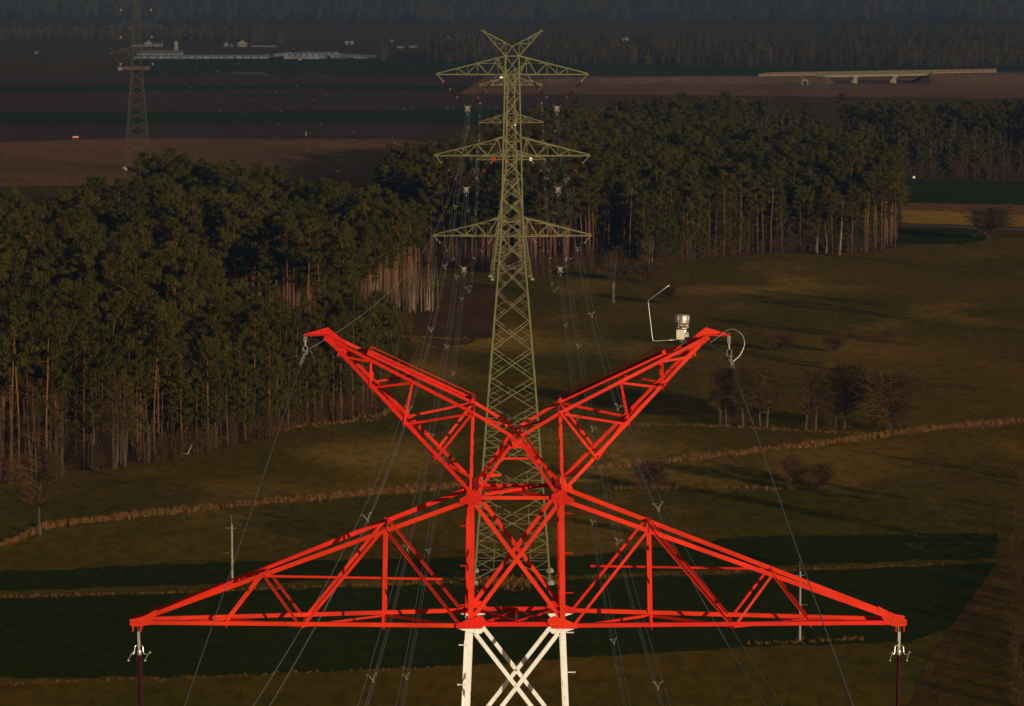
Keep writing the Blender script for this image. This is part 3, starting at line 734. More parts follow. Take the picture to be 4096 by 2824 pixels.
# ------------------------------------------------------------------ olive pylons
PROF2 = [(0, 4.575), (22.7, 2.85), (34.8, 1.86), (41.6, 1.33), (60.9, 0.86), (63.1, 0.80)]
Z2 = [0.6, 5.0, 9.4, 13.5, 17.4, 20.8, 24.3, 27.9, 31.4, 34.8, 38.2, 41.6, 43.8, 46.2, 48.7, 51.2, 53.4, 55.9, 58.4, 60.9, 63.1]
ARMS2 = [(60.9, 9.0), (51.2, 9.24), (41.6, 9.43)]
PROF3 = [(0, 4.7), (26.0, 1.25), (45.6, 0.80), (47.6, 0.75)]
Z3 = [0.6, 4.6, 8.4, 12.0, 15.4, 18.6, 21.4, 24.0, 26.2, 28.1, 30.1, 32.3, 34.5, 36.8, 38.8, 41.0, 43.3, 45.6, 47.6]
ARMS3 = [(45.6, 7.3), (36.8, 7.5), (28.1, 8.15)]
def lattice(loc, rz, prof, zs, arms, label, gain=1.0, detail=True, paint='olive'):
    T = empty('transmission_tower', loc, rz); tag(T, label, 'pylon', 'olive steel pylons of the line beyond')
    ol = M[paint]; hw = lambda z: lerp_prof(prof, z)
    top = zs[-1]
    for sx in (-1, 1):
        for sy in (-1, 1):
            mb = MB()
            for (z0, w0), (z1, w1) in zip(prof, prof[1:]):
                mb.angle((sx*w0, sy*w0, z0), (sx*w1, sy*w1, z1), (0.20 if z0 > 30 else 0.25)*gain, 0.03, (0, -1, 0), sx, True)
            L = mb.build('leg', ol, T)
            mb = MB(); mb.lathe((sx*prof[0][1], sy*prof[0][1], -0.2), (0, 0, 1), [(0, 0.5), (0.45, 0.5), (0.62, 0.38), (0.72, 0.3)], 12); mb.build('footing', M['concrete'], T)
    for i, (za, zb) in enumerate(zip(zs, zs[1:])):
        wa, wb = hw(za), hw(zb); wd = (0.115 if za < 30 else 0.10)*gain
        for face in range(4):
            mb = MB()
            def pt(s, z, h):
                return [Vector((s*h, -h, z)), Vector((s*h, h, z)), Vector((-h, s*h, z)), Vector((h, s*h, z))][face]
            nrm = [(0, -1, 0), (0, -1, 0), (-1, 0, 0), (1, 0, 0)][face]
            a, b, c, d = pt(-1, za, wa), pt(1, zb, wb), pt(1, za, wa), pt(-1, zb, wb)
            mb.angle(a, b, wd, 0.02, nrm, 1, True, -0.03); mb.angle(c, d, wd, 0.02, nrm, 1, True, 0.0)
            if za < 19 and detail:      # redundant members of the big panels
                x = a.lerp(b, wa/(wa + wb))
                th = wd*0.62
                for s_, lo_, hi_ in ((-1, a, d), (1, c, b)):
                    midl = lo_.lerp(hi_, 0.5)
                    q1 = lo_.lerp(x, 0.5); q2 = hi_.lerp(x, 0.5)
                    mb.angle(midl, x, th, 0.015, nrm, 1, True, -0.05)
                    mb.angle(q1, lo_.lerp(hi_, 0.27), th, 0.015, nrm, 1, True, -0.07); mb.angle(q2, lo_.lerp(hi_, 0.73), th, 0.015, nrm, 1, True, -0.07)
                    mb.angle(q1, q2, th, 0.015, nrm, 1, True, -0.09); mb.angle(q1, midl, th, 0.015, nrm, 1, True, -0.11)
            elif za < 41 and detail:
                x = a.lerp(b, wa/(wa + wb)); th = wd*0.6
                for lo_, hi_ in ((a, d), (c, b)):
                    mb.angle(lo_.lerp(hi_, 0.5), lo_.lerp(x, 0.55), th, 0.015, nrm, 1, True, -0.07); mb.angle(lo_.lerp(hi_, 0.5), hi_.lerp(x, 0.55), th, 0.015, nrm, 1, True, -0.09)
            mb.build('cross_brace', ol, T)
    for z in [a_[0] for a_ in arms] + [a_[0] + 2.2*gain if a_ is not arms[0] else top for a_ in arms]:
        h_ = hw(z)
        for q_ in range(4):
            mb = MB(); p = [((-h_, -h_, z), (h_, -h_, z)), ((-h_, h_, z), (h_, h_, z)), ((-h_, -h_, z), (-h_, h_, z)), ((h_, -h_, z), (h_, h_, z))][q_]
            mb.bar(p[0], p[1], 0.13*gain); mb.build('horizontal_strut', ol, T)
    for k, (za, Lh) in enumerate(arms):
        zt = top if k == 0 else za + 2.2
        for side in (-1, 1):
            def A(x, z_lo, face):      # x across, on lower (0) or upper (1) chord
                f_ = (x - hw(za))/(Lh - hw(za)); hy = hw(za) + (0.16 - hw(za))*max(0, min(1, f_))
                z = za if z_lo == 0 else zt + (za + 0.12 - zt)*f_
                return Vector((side*x, face*hy, z))
            mb = MB(); mb.box((side*(Lh - 0.1), 0, za), (0.5, 0.36, 0.16)); arm = mb.build('crossarm', ol, T)
            for face in (-1, 1):
                for lo in (0, 1):
                    mb = MB(); mb.bar(A(hw(za), lo, face), A(Lh, lo, face), 0.15*gain); mb.build('chord', ol, arm)
                xs = [hw(za)*1.12, Lh*0.189, Lh*0.322, Lh*0.459, Lh*0.60, Lh*0.735]
                for (i0, l0, i1, l1) in ((0, 0, 1, 1), (1, 1, 2, 0), (2, 0, 3, 1), (3, 1, 4, 0), (4, 0, 5, 1)):
                    mb = MB(); mb.bar(A(xs[i0], l0, face), A(xs[i1], l1, face), 0.095*gain); mb.build('web_brace', ol, arm)
                if side > 0 or face > 0:
                    for x in (xs[1], xs[3], Lh*0.59, xs[5]):
                        mb = MB(); mb.bar(A(x, 0, face), A(x, 1, face), 0.075*gain); mb.build('web_brace', ol, arm)
            if detail:
                mb = MB(); zz_ = A(xs[3], 1, 1).z - 0.05; mb.bar((side*xs[3], 0.5, zz_), (side*hw(za)*1.3, 0.9, zz_), 0.07); mb.build('tie', ol, arm)
                mb = MB()
                for j, (xa, xb) in enumerate(zip([hw(za)] + xs[1:] , xs[1:] + [Lh - 0.2])):
                    s_ = 1 if j % 2 else -1; mb.bar(A(xa, 0, s_), A(xb, 0, -s_), 0.07)
                mb.build('plan_brace', ol, arm)
    # V peak
    hb = hw(top); sc = 1.0
    apx = top + 1.15
    for side in (-1, 1):
        ptA = lambda x, f_, z: Vector((side*x, f_*(hb + (0.15 - hb)*max(0, (x - hb))/2.7), z))
        tipx, tipz = 3.45, top + 2.95
        up_ = lambda x: apx + (tipz - apx)*x/tipx
        lo_ = lambda x: top + (tipz - top)*(x - hb)/(tipx - hb)
        mb = MB(); mb.plate([(side*(tipx + 0.45), -0.05, tipz + 0.02), (side*(tipx), -0.05, tipz + 0.18), (side*(tipx - 0.4), -0.05, tipz - 0.16), (side*tipx, -0.05, tipz)], (0, 1, 0), 0.1); pk = mb.build('peak_arm', ol, T)
        for face in (-1, 1):
            mem = [((0, apx), (tipx, tipz), 0.12, 'chord', 0), ((hb, top), (tipx, tipz), 0.12, 'chord', 0)]
            mb = MB(); mb.bar(Vector((0, face*hb, apx)), ptA(tipx, face, tipz), 0.12*gain); mb.build('chord', ol, pk)
            mb = MB(); mb.bar(ptA(hb, face, top), ptA(tipx, face, tipz), 0.12*gain); mb.build('chord', ol, pk)
            mb = MB(); mb.bar(ptA(hb, face, top), Vector((0, face*hb, apx)), 0.10*gain); mb.build('web_brace', ol, pk)
            for (xa, la, xb, lb) in ((hb, 0, hb, 1), (hb, 1, 1.45, 0), (hb, 1, 2.05, 0), (2.05, 0, 1.9, 1), (1.9, 1, 2.7, 0), (2.7, 0, 2.7, 1)):
                z_ = lambda x, l_: lo_(x) if l_ == 0 else up_(x)
                mb = MB(); mb.bar(ptA(xa, face, z_(xa, la)), ptA(xb, face, z_(xb, lb)), 0.075*gain); mb.build('web_brace', ol, pk)
        mb = MB(); mb.loft([[Vector((side*x, -0.25, up_(x) + 0.08 + d_)), Vector((side*x, 0.25, up_(x) + 0.08 + d_))][0:2] + [Vector((side*x, 0.25, up_(x) + 0.02 + d_)), Vector((side*x, -0.25, up_(x) + 0.02 + d_))] for x, d_ in ((hb, 0.02), (2.8, 0.02))])
        mb.build('walkway', ol, pk)
    return T
T2 = lattice((0.03, 452, 0), 0.0, PROF2, Z2, ARMS2, 'tall olive green lattice pylon directly behind the red one, its three crossarms in full view', 0.78)
T3 = lattice((-0.25, 888, 0), 0.06, PROF3, Z3, ARMS3, 'shorter olive pylon mostly hidden behind the middle pylon at the edge of the right-hand wood', 0.95)
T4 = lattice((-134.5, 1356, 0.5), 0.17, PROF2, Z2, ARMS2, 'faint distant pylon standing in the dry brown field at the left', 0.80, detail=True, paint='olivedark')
# number plates hung on the pylons
def plate_sign(T, x, z, w_, h_, mt, name, mark=False, y=-1.25, lab=''):
    mb = MB(); mb.box((x, y, z), (w_, 0.03, h_), 0)
    s_ = mb.build(name, [mt], T)
    if mark:
        mk = MB(); mk.box((x + 0.02, y - 0.019, z), (0.05, 0.006, h_*0.50), 0)
        mk.build('number_stroke', [M['black']], s_)
    return s_
s_ = plate_sign(T2, -2.15, 50.85, 0.30, 0.40, M['signred'], 'number_plate'); s_['label'] = 'red number plate'
s_ = plate_sign(T2, 2.22, 50.85, 0.28, 0.40, M['signwhite'], 'number_plate', True); s_['label'] = 'white number plate with a dark figure one'
s_ = plate_sign(T2, -1.28, 60.6, 0.40, 0.22, M['signwhite'], 'number_plate')
s_ = plate_sign(T3, -0.95, 36.3, 0.26, 0.36, M['signorange'], 'number_plate', y=-1.1)
s_ = plate_sign(T3, 0.95, 36.3, 0.30, 0.40, M['signwhite'], 'number_plate', y=-1.1)
s_ = plate_sign(T3, 0.9, 45.0, 0.22, 0.34, M['signorange'], 'number_plate', y=-1.1)
s_ = plate_sign(T3, 1.15, 27.6, 0.22, 0.34, M['signorange'], 'number_plate', y=-1.3)
s_ = plate_sign(T3, -1.15, 27.6, 0.22, 0.34, M['signorange'], 'number_plate', y=-1.3)

# insulators of the far pylons
NAMES = {0: 'top', 1: 'middle', 2: 'lowest'}
def v_insulator(T, k, side, za, Lh, xc, which, th=1.0):
    base = T.matrix_basis @ Vector((side*xc, 0, za - 4.05))
    o = empty('insulator_pair', base, T.rotation_euler.z)
    tag(o, 'V-shaped insulator pair at the %s end of the %s pylon\'s %s crossarm' % ('left' if side < 0 else 'right', which, NAMES[k]), 'insulator', 'V-shaped insulator pairs')
    for s in (-1, 1):
        e = Vector((side*(Lh - 0.1) - side*xc, 0, 3.95)) if s == side else Vector((side*(2*xc - Lh + 0.1) - side*xc, 0, 3.95))
        b = Vector((0.22*s if s*side > 0 or True else 0, 0, 0.15)); b = Vector((0.25*(1 if e.x > 0 else -1), 0, 0.15))
        mb = MB(); d = e - b
        mb.tube([b + d*0.80, e], 0.045*th, 6, 0)
        for f_ in (0.04, 0.29, 0.545, 0.79):
            c = b + d*f_; mb.lathe(c, d, [(0, 0.05), (0.02, 0.075), (0.14, 0.075), (0.18, 0.05)], 8, 0)
            if 0.1 < f_ : 
                n_ = Vector((-d.z, 0, d.x)).normalized()
                mb.tube([c + n_*0.22, c + d.normalized()*0.1, c - n_*0.22], 0.018, 5, 0)
        fit = mb.build('string_fitting', M['spacer'], o)
        mb = MB()
        for f0, f1 in ((0.06, 0.29), (0.32, 0.54), (0.57, 0.79)):
            n_ = 14; p0 = b + d*f0; ln = (d*(f1 - f0)).length
            mb.lathe(p0, d, [(ln*i/n_, 0.075 if i % 2 else 0.125) for i in range(n_ + 1)], 8)
        mb.build('insulator_string', M['insul'], o)
    mb = MB(); mb.plate([(-0.33, -0.02, 0.26), (0.33, -0.02, 0.26), (0.22, -0.02, 0.05), (0.12, -0.02, -0.1), (0.12, -0.02, -0.30), (-0.12, -0.02, -0.30), (-0.12, -0.02, -0.1), (-0.22, -0.02, 0.05)], (0, 1, 0), 0.05)
    for x in (-0.25, 0.25): mb.bar((x, 0, 0.0), (x, 0, -0.35), 0.06); mb.box((x, 0, -0.38), (0.12, 0.35, 0.10))
    mb.box((0, 0, -0.75), (0.12, 0.35, 0.10)); mb.bar((0, 0, -0.3), (0, 0, -0.75), 0.05)
    mb.build('yoke_plate', M['spacer'], o)
    return T.matrix_basis @ Vector((side*xc, 0, za - 4.6))
def i_insulator(T, k, side, za, Lh, which):
    base = T.matrix_basis @ Vector((side*(Lh - 0.05), 0, za - 0.1))
    o = empty('insulator_string', base, T.rotation_euler.z)
    tag(o, 'straight insulator at the %s end of the %s pylon\'s %s crossarm' % ('left' if side < 0 else 'right', which, NAMES[k]), 'insulator', 'straight insulators on the third pylon')
    mb = MB(); mb.tube([(0, 0, 0), (0, 0, -0.5)], 0.04, 6); mb.lathe((0, 0, -0.5), (0, 0, -1), [(0, 0.09), (0.12, 0.09)], 8)
    mb.lathe((0, 0, -3.9), (0, 0, -1), [(0, 0.09), (0.12, 0.09)], 8); mb.box((0, 0, -4.2), (0.5, 0.1, 0.2)); mb.build('string_fitting', M['spacer'], o)
    mb = MB(); mb.lathe((0, 0, -0.6), (0, 0, -1), [(3.3*i/40, 0.05 if i % 2 else 0.085) for i in range(41)], 8); mb.build('ribbed_rod', M['insul'], o)
    return T.matrix_basis @ Vector((side*(Lh - 0.05), 0, za - 4.4))
for T in (T2, T3, T4): T.matrix_basis = Matrix.Translation(T.location) @ Matrix.Rotation(T.rotation_euler.z, 4, 'Z')
XCV = [5.34, 5.5, 5.78]
ends = {}
for k in range(3):
    for s in (-1, 1):
        z_, L_ = ARMS2[k]
        ends[(2, k, s)] = v_insulator(T2, k, s, z_, L_, XCV[k], 'middle')
        ends[(4, k, s)] = v_insulator(T4, k, s, z_, L_, XCV[k], 'far left')
        z_, L_ = ARMS3[k]
        ends[(3, k, s)] = i_insulator(T3, k, s, z_, L_, 'third')
        if k == 0: ends[(1, k, s)] = near_ends[s]
        else: ends[(1, k, s)] = tips[(k, s)] + Vector((0, 0, -4.6))

# ------------------------------------------------------------------ conductors
def catenary(p0, p1, sag, n):
    return [p0.lerp(p1, i/n) + Vector((0, 0, -4*sag*(i/n)*(1 - i/n))) for i in range(n + 1)]
def spacer_mesh():
    mb = MB(); v = [Vector((-0.21, 0, 0.12)), Vector((0.21, 0, 0.12)), Vector((0, 0, -0.23))]
    for a, b in ((0, 1), (1, 2), (2, 0)): mb.bar(v[a]*0.72, v[b]*0.72, 0.028, 0.03)
    for p in v: mb.bar(p*0.55, p*1.02, 0.036, 0.04); mb.box(tuple(p), (0.070, 0.10, 0.062))
    return mb
spm = spacer_mesh().build('spacer', M['spacer']); sp_data = spm.data; bpy.data.objects.remove(spm)
def bundle(p0, p1, sag, label, phase, n=40, r=0.017, grp='three-wire conductor bundles', step=56):
    o = empty('conductor_bundle', p0); tag(o, label, 'power line', grp)
    rel1 = p1 - p0; d = rel1.normalized(); side = Vector((d.y, -d.x, 0)).normalized()
    offs = [side*-0.21 + Vector((0, 0, 0.12)), side*0.21 + Vector((0, 0, 0.12)), Vector((0, 0, -0.23))]
    pts = catenary(Vector((0, 0, 0)), rel1, sag, n)
    for q in offs:
        mb = MB(); mb.tube([p + q for p in pts], r, 5); mb.build('wire', M['wire'], o, True)
    L_ = rel1.length; s_ = phase
    while s_ < L_ - 12:
        t_ = s_/L_; c = rel1*t_ + Vector((0, 0, -4*sag*t_*(1 - t_)))
        e = bpy.data.objects.new('spacer', sp_data); SC.collection.objects.link(e); e.parent = o; e.location = c
        e.rotation_euler = (random.uniform(-.1, .1), random.uniform(-.35, .35), math.atan2(-d.x, d.y))
        s_ += step*random.uniform(0.85, 1.15)
    return o
SD = {-1: 'left', 1: 'right'}
for k in range(3):
    for s in (-1, 1):
        bundle(ends[(1, k, s)], ends[(2, k, s)], 9.3, 'wires from the red pylon to the %s end of the middle pylon\'s %s crossarm' % (SD[s], NAMES[k]), (94, 45, 62)[k] + 5*(s > 0), r=0.0155)
        bundle(ends[(2, k, s)], ends[(3, k, s)], 11.0, 'wires behind the middle pylon ending %s on the third pylon\'s %s crossarm' % (SD[s], NAMES[k]), 20 + 14*k + 5*(s > 0), r=0.015)
        bundle(ends[(3, k, s)], ends[(4, k, s)], 12.0, 'faint spacered wires to the %s end of the far left pylon\'s %s crossarm' % (SD[s], NAMES[k]), 30 + 13*k + 9*(s > 0), r=0.010, step=46)
        far_ = ends[(4, k, s)] + Vector((-150, 420, 2))
        bundle(ends[(4, k, s)], far_, 11.0, 'wires leading away beyond the %s end of the far left pylon\'s %s crossarm' % (SD[s], NAMES[k]), 60, r=0.010, n=24)
def single(p0, p1, sag, label, r, grp='earth wires', n=48):
    mb = MB(); mb.tube(catenary(Vector((0, 0, 0)), p1 - p0, sag, n), r, 6)
    o = mb.build('earth_wire', M['wire'], None, True); o.location = p0; tag(o, label, 'wire', grp); return o
for s in (-1, 1):
    c2 = T2.matrix_basis @ Vector((s*3.85, 0, 65.75)); c3 = T3.matrix_basis @ Vector((s*3.85, 0, 50.2)); c4 = T4.matrix_basis @ Vector((s*3.85, 0, 65.75))
    c1 = cl_pts[s]
    single(c1, c2, 6.6, 'thin %s earth wire from the red hook back to the middle pylon peak' % SD[s], 0.009)
    single(c2, c3, 7.5, 'thin %s earth wire from the middle pylon peak to the third pylon' % SD[s], 0.010)
    single(c3, c4, 8.0, 'thin %s earth wire from the third pylon to the far left pylon' % SD[s], 0.010)
    p = Vector((c1.x - (0.05 if s < 0 else -0.02), -330, 66.4))
    _w = single(c1, p, 5.8, 'thin %s earth wire from the red hook forward out of the picture' % SD[s], 0.0080 if s > 0 else 0.0055, n=80)
    if s < 0: _w.data.materials[0] = M['galvdark']

# ------------------------------------------------------------------ vegetation
def leafmat(name, c1, c2):
    m = bpy.data.materials.new(name); m.use_nodes = True; t = m.node_tree; b = t.nodes["Principled BSDF"]
    b.inputs["Roughness"].default_value = 0.9; b.inputs["Specular IOR Level"].default_value = 0.03
    oi = t.nodes.new("ShaderNodeObjectInfo"); geo = t.nodes.new("ShaderNodeNewGeometry")
    nz = t.nodes.new("ShaderNodeTexNoise"); nz.inputs["Scale"].default_value = 0.4
    t.links.new(geo.outputs["Position"], nz.inputs[0])
    ad = t.nodes.new("ShaderNodeMath"); ad.operation = 'ADD'; t.links.new(oi.outputs["Random"], ad.inputs[0]); t.links.new(nz.outputs[0], ad.inputs[1])
    mr = t.nodes.new("ShaderNodeMapRange"); mr.inputs[1].default_value = 0.3; mr.inputs[2].default_value = 1.7; t.links.new(ad.outputs[0], mr.inputs[0])
    x = t.nodes.new("ShaderNodeMix"); x.data_type = 'RGBA'; t.links.new(mr.outputs[0], x.inputs[0])
    x.inputs[6].default_value = (*c1, 1); x.inputs[7].default_value = (*c2, 1)
    t.links.new(x.outputs[2], b.inputs["Base Color"]); return m
def pinebark():
    m = bpy.data.materials.new('pine_bark'); m.use_nodes = True; t = m.node_tree; b = t.nodes["Principled BSDF"]
    b.inputs["Roughness"].default_value = 0.9
    tc = t.nodes.new("ShaderNodeTexCoord"); sp = t.nodes.new("ShaderNodeSeparateXYZ"); t.links.new(tc.outputs["Object"], sp.inputs[0])
    r_ = t.nodes.new("ShaderNodeValToRGB"); mr = t.nodes.new("ShaderNodeMapRange"); mr.inputs[2].default_value = 22; t.links.new(sp.outputs[2], mr.inputs[0])
    r_.color_ramp.elements[0].position = 0.05; r_.color_ramp.elements[0].color = (0.066, 0.033, 0.016, 1)
    r_.color_ramp.elements[1].position = 0.55; r_.color_ramp.elements[1].color = (0.200, 0.078, 0.026, 1)
    t.links.new(mr.outputs[0], r_.inputs[0]); t.links.new(r_.outputs[0], b.inputs["Base Color"]); return m
M['needles'] = leafmat('pine_needles', (0.024, 0.024, 0.003), (0.066, 0.051, 0.006))
M['needles_far'] = M['needles']
M['spruce'] = leafmat('spruce_needles', (0.011, 0.015, 0.005), (0.022, 0.024, 0.007))
M['pbark'] = pinebark()
M['birch'] = mat('birch_bark', (0.30, 0.24, 0.17), 0.8, 0.35, 1.6, (0.10, 0.065, 0.04), stretch=(1, 1, 0.35))
M['twig'] = leafmat('brown_twigs', (0.050, 0.028, 0.009), (0.080, 0.046, 0.014))
M['greytrunk'] = mat('grey_bark', (0.065, 0.048, 0.034), 0.9, 0.3, 1.0)
M['paletrunk'] = mat('pale_bark', (0.070, 0.052, 0.028), 0.9, 0.3, 1.0)
M['brush'] = leafmat('russet_brush', (0.045, 0.024, 0.012), (0.085, 0.044, 0.020))
rnd = random.Random(11)
def rv(r=1.0):
    while True:
        p = Vector((rnd.uniform(-1, 1), rnd.uniform(-1, 1), rnd.uniform(-1, 1)))
        if p.length < 1: return p*r
def leafn(mb, c, o, s, m=0):
    n = (o.normalized()*1.0 + rv(0.75)).normalized() if o.length > 1e-4 else Vector((0, 0, 1))
    d = Vector((rnd.uniform(-.6, .6), rnd.uniform(-.6, .6), 1.0)); d = (d - n*d.dot(n)); d = d.normalized() if d.length > 0.05 else n.orthogonal().normalized()
    e = n.cross(d); k = len(mb.v); mb.v += [tuple(c + d*s), tuple(c - d*s*0.6 + e*s*0.45), tuple(c - d*s*0.6 - e*s*0.45)]
    mb.f.append((k, k+1, k+2)); mb.m.append(m)
def leaf(mb, c, s, m=0, flat=0.5):
    d = rv(); d.z = abs(d.z)*0.9 + 0.25; d = d.normalized(); e = rv().cross(d)
    e = e.normalized() if e.length > 1e-3 else Vector((0, 0, 1))
    k = len(mb.v); mb.v += [tuple(c + d*s), tuple(c - d*s*0.6 + e*s*0.38), tuple(c - d*s*0.6 - e*s*0.38)]
    mb.f.append((k, k+1, k+2)); mb.m.append(m)
def pine_parts(h, cr, base, nb, nl, ls, lean=0.5, young=False):
    """returns trunk and crown builders"""
    tr, cw = MB(), MB()
    lx, ly = rnd.uniform(-lean, lean), rnd.uniform(-lean, lean)
    bx = [rnd.uniform(-0.15, 0.15) for _ in range(6)]
    def tp(z): f = z/h; return Vector((lx*f*f + bx[int(f*4)]*math.sin(f*5), ly*f*f, z))
    r0 = 0.07 + h*0.0040
    tr.tube([tp(h*i/7*0.97) for i in range(8)], [max(0.018, r0*(1 - 0.93*i/7)) for i in range(8)], 6)
    z0 = h*base
    for i in range(nb):
        f = (i + rnd.random()*0.8)/nb; z = z0 + (h*0.97 - z0)*f
        a = rnd.uniform(0, 2*math.pi)
        if young: L = cr*(1 - f)*rnd.uniform(0.8, 1.1) + 0.15
        else: L = cr*(0.45 + 0.75*math.sin(math.pi*min(1, f*0.80 + 0.22)))*rnd.uniform(0.55, 1.15)*(1.0 if f < 0.85 else 0.7)
        d = Vector((math.cos(a), math.sin(a), rnd.uniform(0.0, 0.55) + f*0.4 - (0.35 if young else 0)))
        p = tp(z); e = p + d*L
        if i % 4 == 0: tr.tube([p, p + d*L*0.6 + Vector((0, 0, -0.1)), e], [0.035, 0.02, 0.008], 3)
        nc = 3 if L > 1.0 else 2
        for k in range(nc):
            c = p + d*L*(0.45 + 0.55*(k + 0.5)/nc) + rv(0.25)
            rad = rnd.uniform(0.42, 0.88)*(0.70 + 0.17*cr)
            for q in range(nl):
                o = rv(rad); o.z *= 0.62; leafn(cw, c + o, o, ls*rnd.uniform(0.7, 1.25))
    for q in range(nl*2): o = rv(0.7); o.z *= 0.9; leafn(cw, tp(h*0.97) + o, o, ls)
    if not young:                                 # dead snags under the crown
        for i in range(7):
            z = rnd.uniform(0.22*h, z0); a = rnd.uniform(0, 6.28); p = tp(z)
            tr.tube([p, p + Vector((math.cos(a), math.sin(a), rnd.uniform(-.2, .3)))*rnd.uniform(0.5, 1.4)], [0.03, 0.01], 3)
    return tr, cw
def bare_parts(h, spread, ntw, r0, stems=1, start=0.35, tw=0.022, levels=2, oval=False):
    tr, cw = MB(), MB()
    for s_ in range(stems):
        lx, ly = rnd.uniform(-0.06, 0.06)*h, rnd.uniform(-0.05, 0.05)*h
        sx, sy = (rnd.uniform(-.5, .5), rnd.uniform(-.5, .5)) if stems > 1 else (0, 0)
        hh = h*rnd.uniform(0.85, 1.0)
        k1, k2 = rnd.uniform(-.25, .25), rnd.uniform(-.2, .2)
        tp = lambda z: Vector((sx + lx*(z/hh)**1.4 + k1*math.sin(z/hh*5), sy + ly*z/hh + k2*math.sin(z/hh*4), z))
        tr.tube([tp(hh*i/8) for i in range(9)], [max(0.018, r0*(1 - 0.9*i/8)) for i in range(9)], 5)
        n = max(4, ntw//stems)
        for i in range(n):
            f = start + (1 - start)*(i + rnd.random())/n; z = hh*f; p = tp(z); a = rnd.uniform(0, 6.28)
            env = math.sin(math.pi*min(1, (f - start)/(1 - start)*0.8 + 0.2)) if oval else (1.1 - 0.8*(f - start)/(1 - start))
            L = spread*env*rnd.uniform(0.6, 1.1)
            d = Vector((math.cos(a), math.sin(a), rnd.uniform(0.25, 1.0))).normalized()
            e = p + d*L*0.55 + rv(0.15); e2 = p + d*L + Vector((0, 0, -0.05*L)) + rv(0.2)
            cw.tube([p, e, e2], [tw*1.6, tw*1.1, tw*0.5], 3, caps=False)
            for j in range(6 if levels > 1 else 3):
                q = p.lerp(e2, rnd.uniform(0.25, 1.0)); dd = (d + rv(0.9)).normalized()*L*rnd.uniform(0.25, 0.55)
                q1 = q + dd*0.5 + rv(0.08); q2 = q + dd
                cw.tube([q, q1, q2], [tw*0.9, tw*0.65, tw*0.3], 3, caps=False)
                for u_ in range(3 if levels > 1 else 1):
                    w_ = q.lerp(q2, rnd.uniform(0.3, 1)); w2 = w_ + (dd.normalized() + rv(0.9))*rnd.uniform(0.25, 0.6)
                    cw.tube([w_, w2], [tw*0.5, tw*0.25], 3, caps=False)
    return tr, cw
def raw(mb, name, mats):
    me = bpy.data.meshes.new(name); me.from_pydata(mb.v, [], mb.f)
    for mt in mats: me.materials.append(mt)
    me.polygons.foreach_set("material_index", mb.m); me.update(); return me
def merged(parts, name, mats):
    mb = MB()
    for k, p in enumerate(parts):
        o = len(mb.v); mb.v += p.v; mb.f += [tuple(i + o for i in f) for f in p.f]; mb.m += [k]*len(p.f)
    return raw(mb, name, mats)
PINES = []
for i in range(7):
    tr, cw = pine_parts((19.5, 22, 20.5, 23, 18, 21.5, 24)[i], (2.5, 3.0, 2.2, 2.7, 3.1, 2.4, 2.9)[i], (0.58, 0.52, 0.63, 0.60, 0.46, 0.55, 0.64)[i], (22, 27, 20, 23, 27, 24, 22)[i], 36, 0.25, 0.9)
    PINES.append((raw(tr, 'trunk', [M['pbark']]), raw(cw, 'crown', [M['needles']]), merged((tr, cw), 'pine_mesh', [M['pbark'], M['needles']])))
def _p(tr, cw): PINES.append((raw(tr, 'trunk', [M['pbark']]), raw(cw, 'crown', [M['needles']]), merged((tr, cw), 'pine_mesh', [M['pbark'], M['needles']])))
_p(*pine_parts(19, 2.4, 0.20, 34, 20, 0.27, 0.6)); _p(*pine_parts(17, 2.7, 0.28, 30, 20, 0.27, 0.6))
for i in range(2):      # low bushy pines of the wood's edge
    tr, cw = pine_parts(9 + 3*i, 2.2, 0.12, 26, 15, 0.30, 0.4)
    PINES.append((raw(tr, 'trunk', [M['pbark']]), raw(cw, 'crown', [M['needles']]), merged((tr, cw), 'pine_mesh', [M['pbark'], M['needles']])))
BIRCH = []
for i in range(4):
    tr, cw = bare_parts(15 + i*0.8, 1.6, 14, 0.095, 1, 0.35, 0.020, 1)
    BIRCH.append((raw(tr, 'trunk', [M['birch']]), raw(cw, 'twig_crown', [M['twig']]), merged((tr, cw), 'birch_mesh', [M['birch'], M['twig']])))
BARE = []
for i in range(3):
    tr, cw = bare_parts(13 + i, 2.4, 26, 0.13, 1, 0.28, 0.022, 2)
    BARE.append((raw(tr, 'trunk', [M['greytrunk']]), raw(cw, 'twig_crown', [M['twig']]), merged((tr, cw), 'bare_mesh', [M['greytrunk'], M['twig']])))
BRUSH = []
for i in range(3):
    tr, cw = bare_parts(3.2 + 0.8*i, 1.7, 30, 0.04, 4, 0.05, 0.018, 1, True)
    BRUSH.append((raw(tr, 'trunk', [M['twig']]), raw(cw, 'twig_crown', [M['brush']]), merged((tr, cw), 'brush_mesh', [M['twig'], M['brush']])))
def lowpoly_tree(h, cr, n, ls, mt, base=0.04):
    tr, cw = MB(), MB(); tr.tube([(0, 0, 0), (0, 0, h*0.9)], [0.2, 0.05], 4)
    for i in range(n):
        f = rnd.random(); z = h*(base + (1 - base)*f); rr = cr*math.sin(math.pi*min(1, 0.25 + f*0.75))
        a = rnd.uniform(0, 6.28); leaf(cw, Vector((math.cos(a)*rr*rnd.uniform(.3, 1), math.sin(a)*rr*rnd.uniform(.3, 1), z)), ls)
    return merged((tr, cw), 'far_tree_mesh', [M['greytrunk'], mt])
FARP = [lowpoly_tree((13, 17, 20, 9)[i], (3.2, 3.6, 2.8, 4.0)[i], 130, 0.9, M['spruce' if i == 2 else 'needles']) for i in range(4)]
FARB = [lowpoly_tree(12 + 4*i, 3.6, 130, 0.60, M['twig'], 0.08) for i in range(2)]

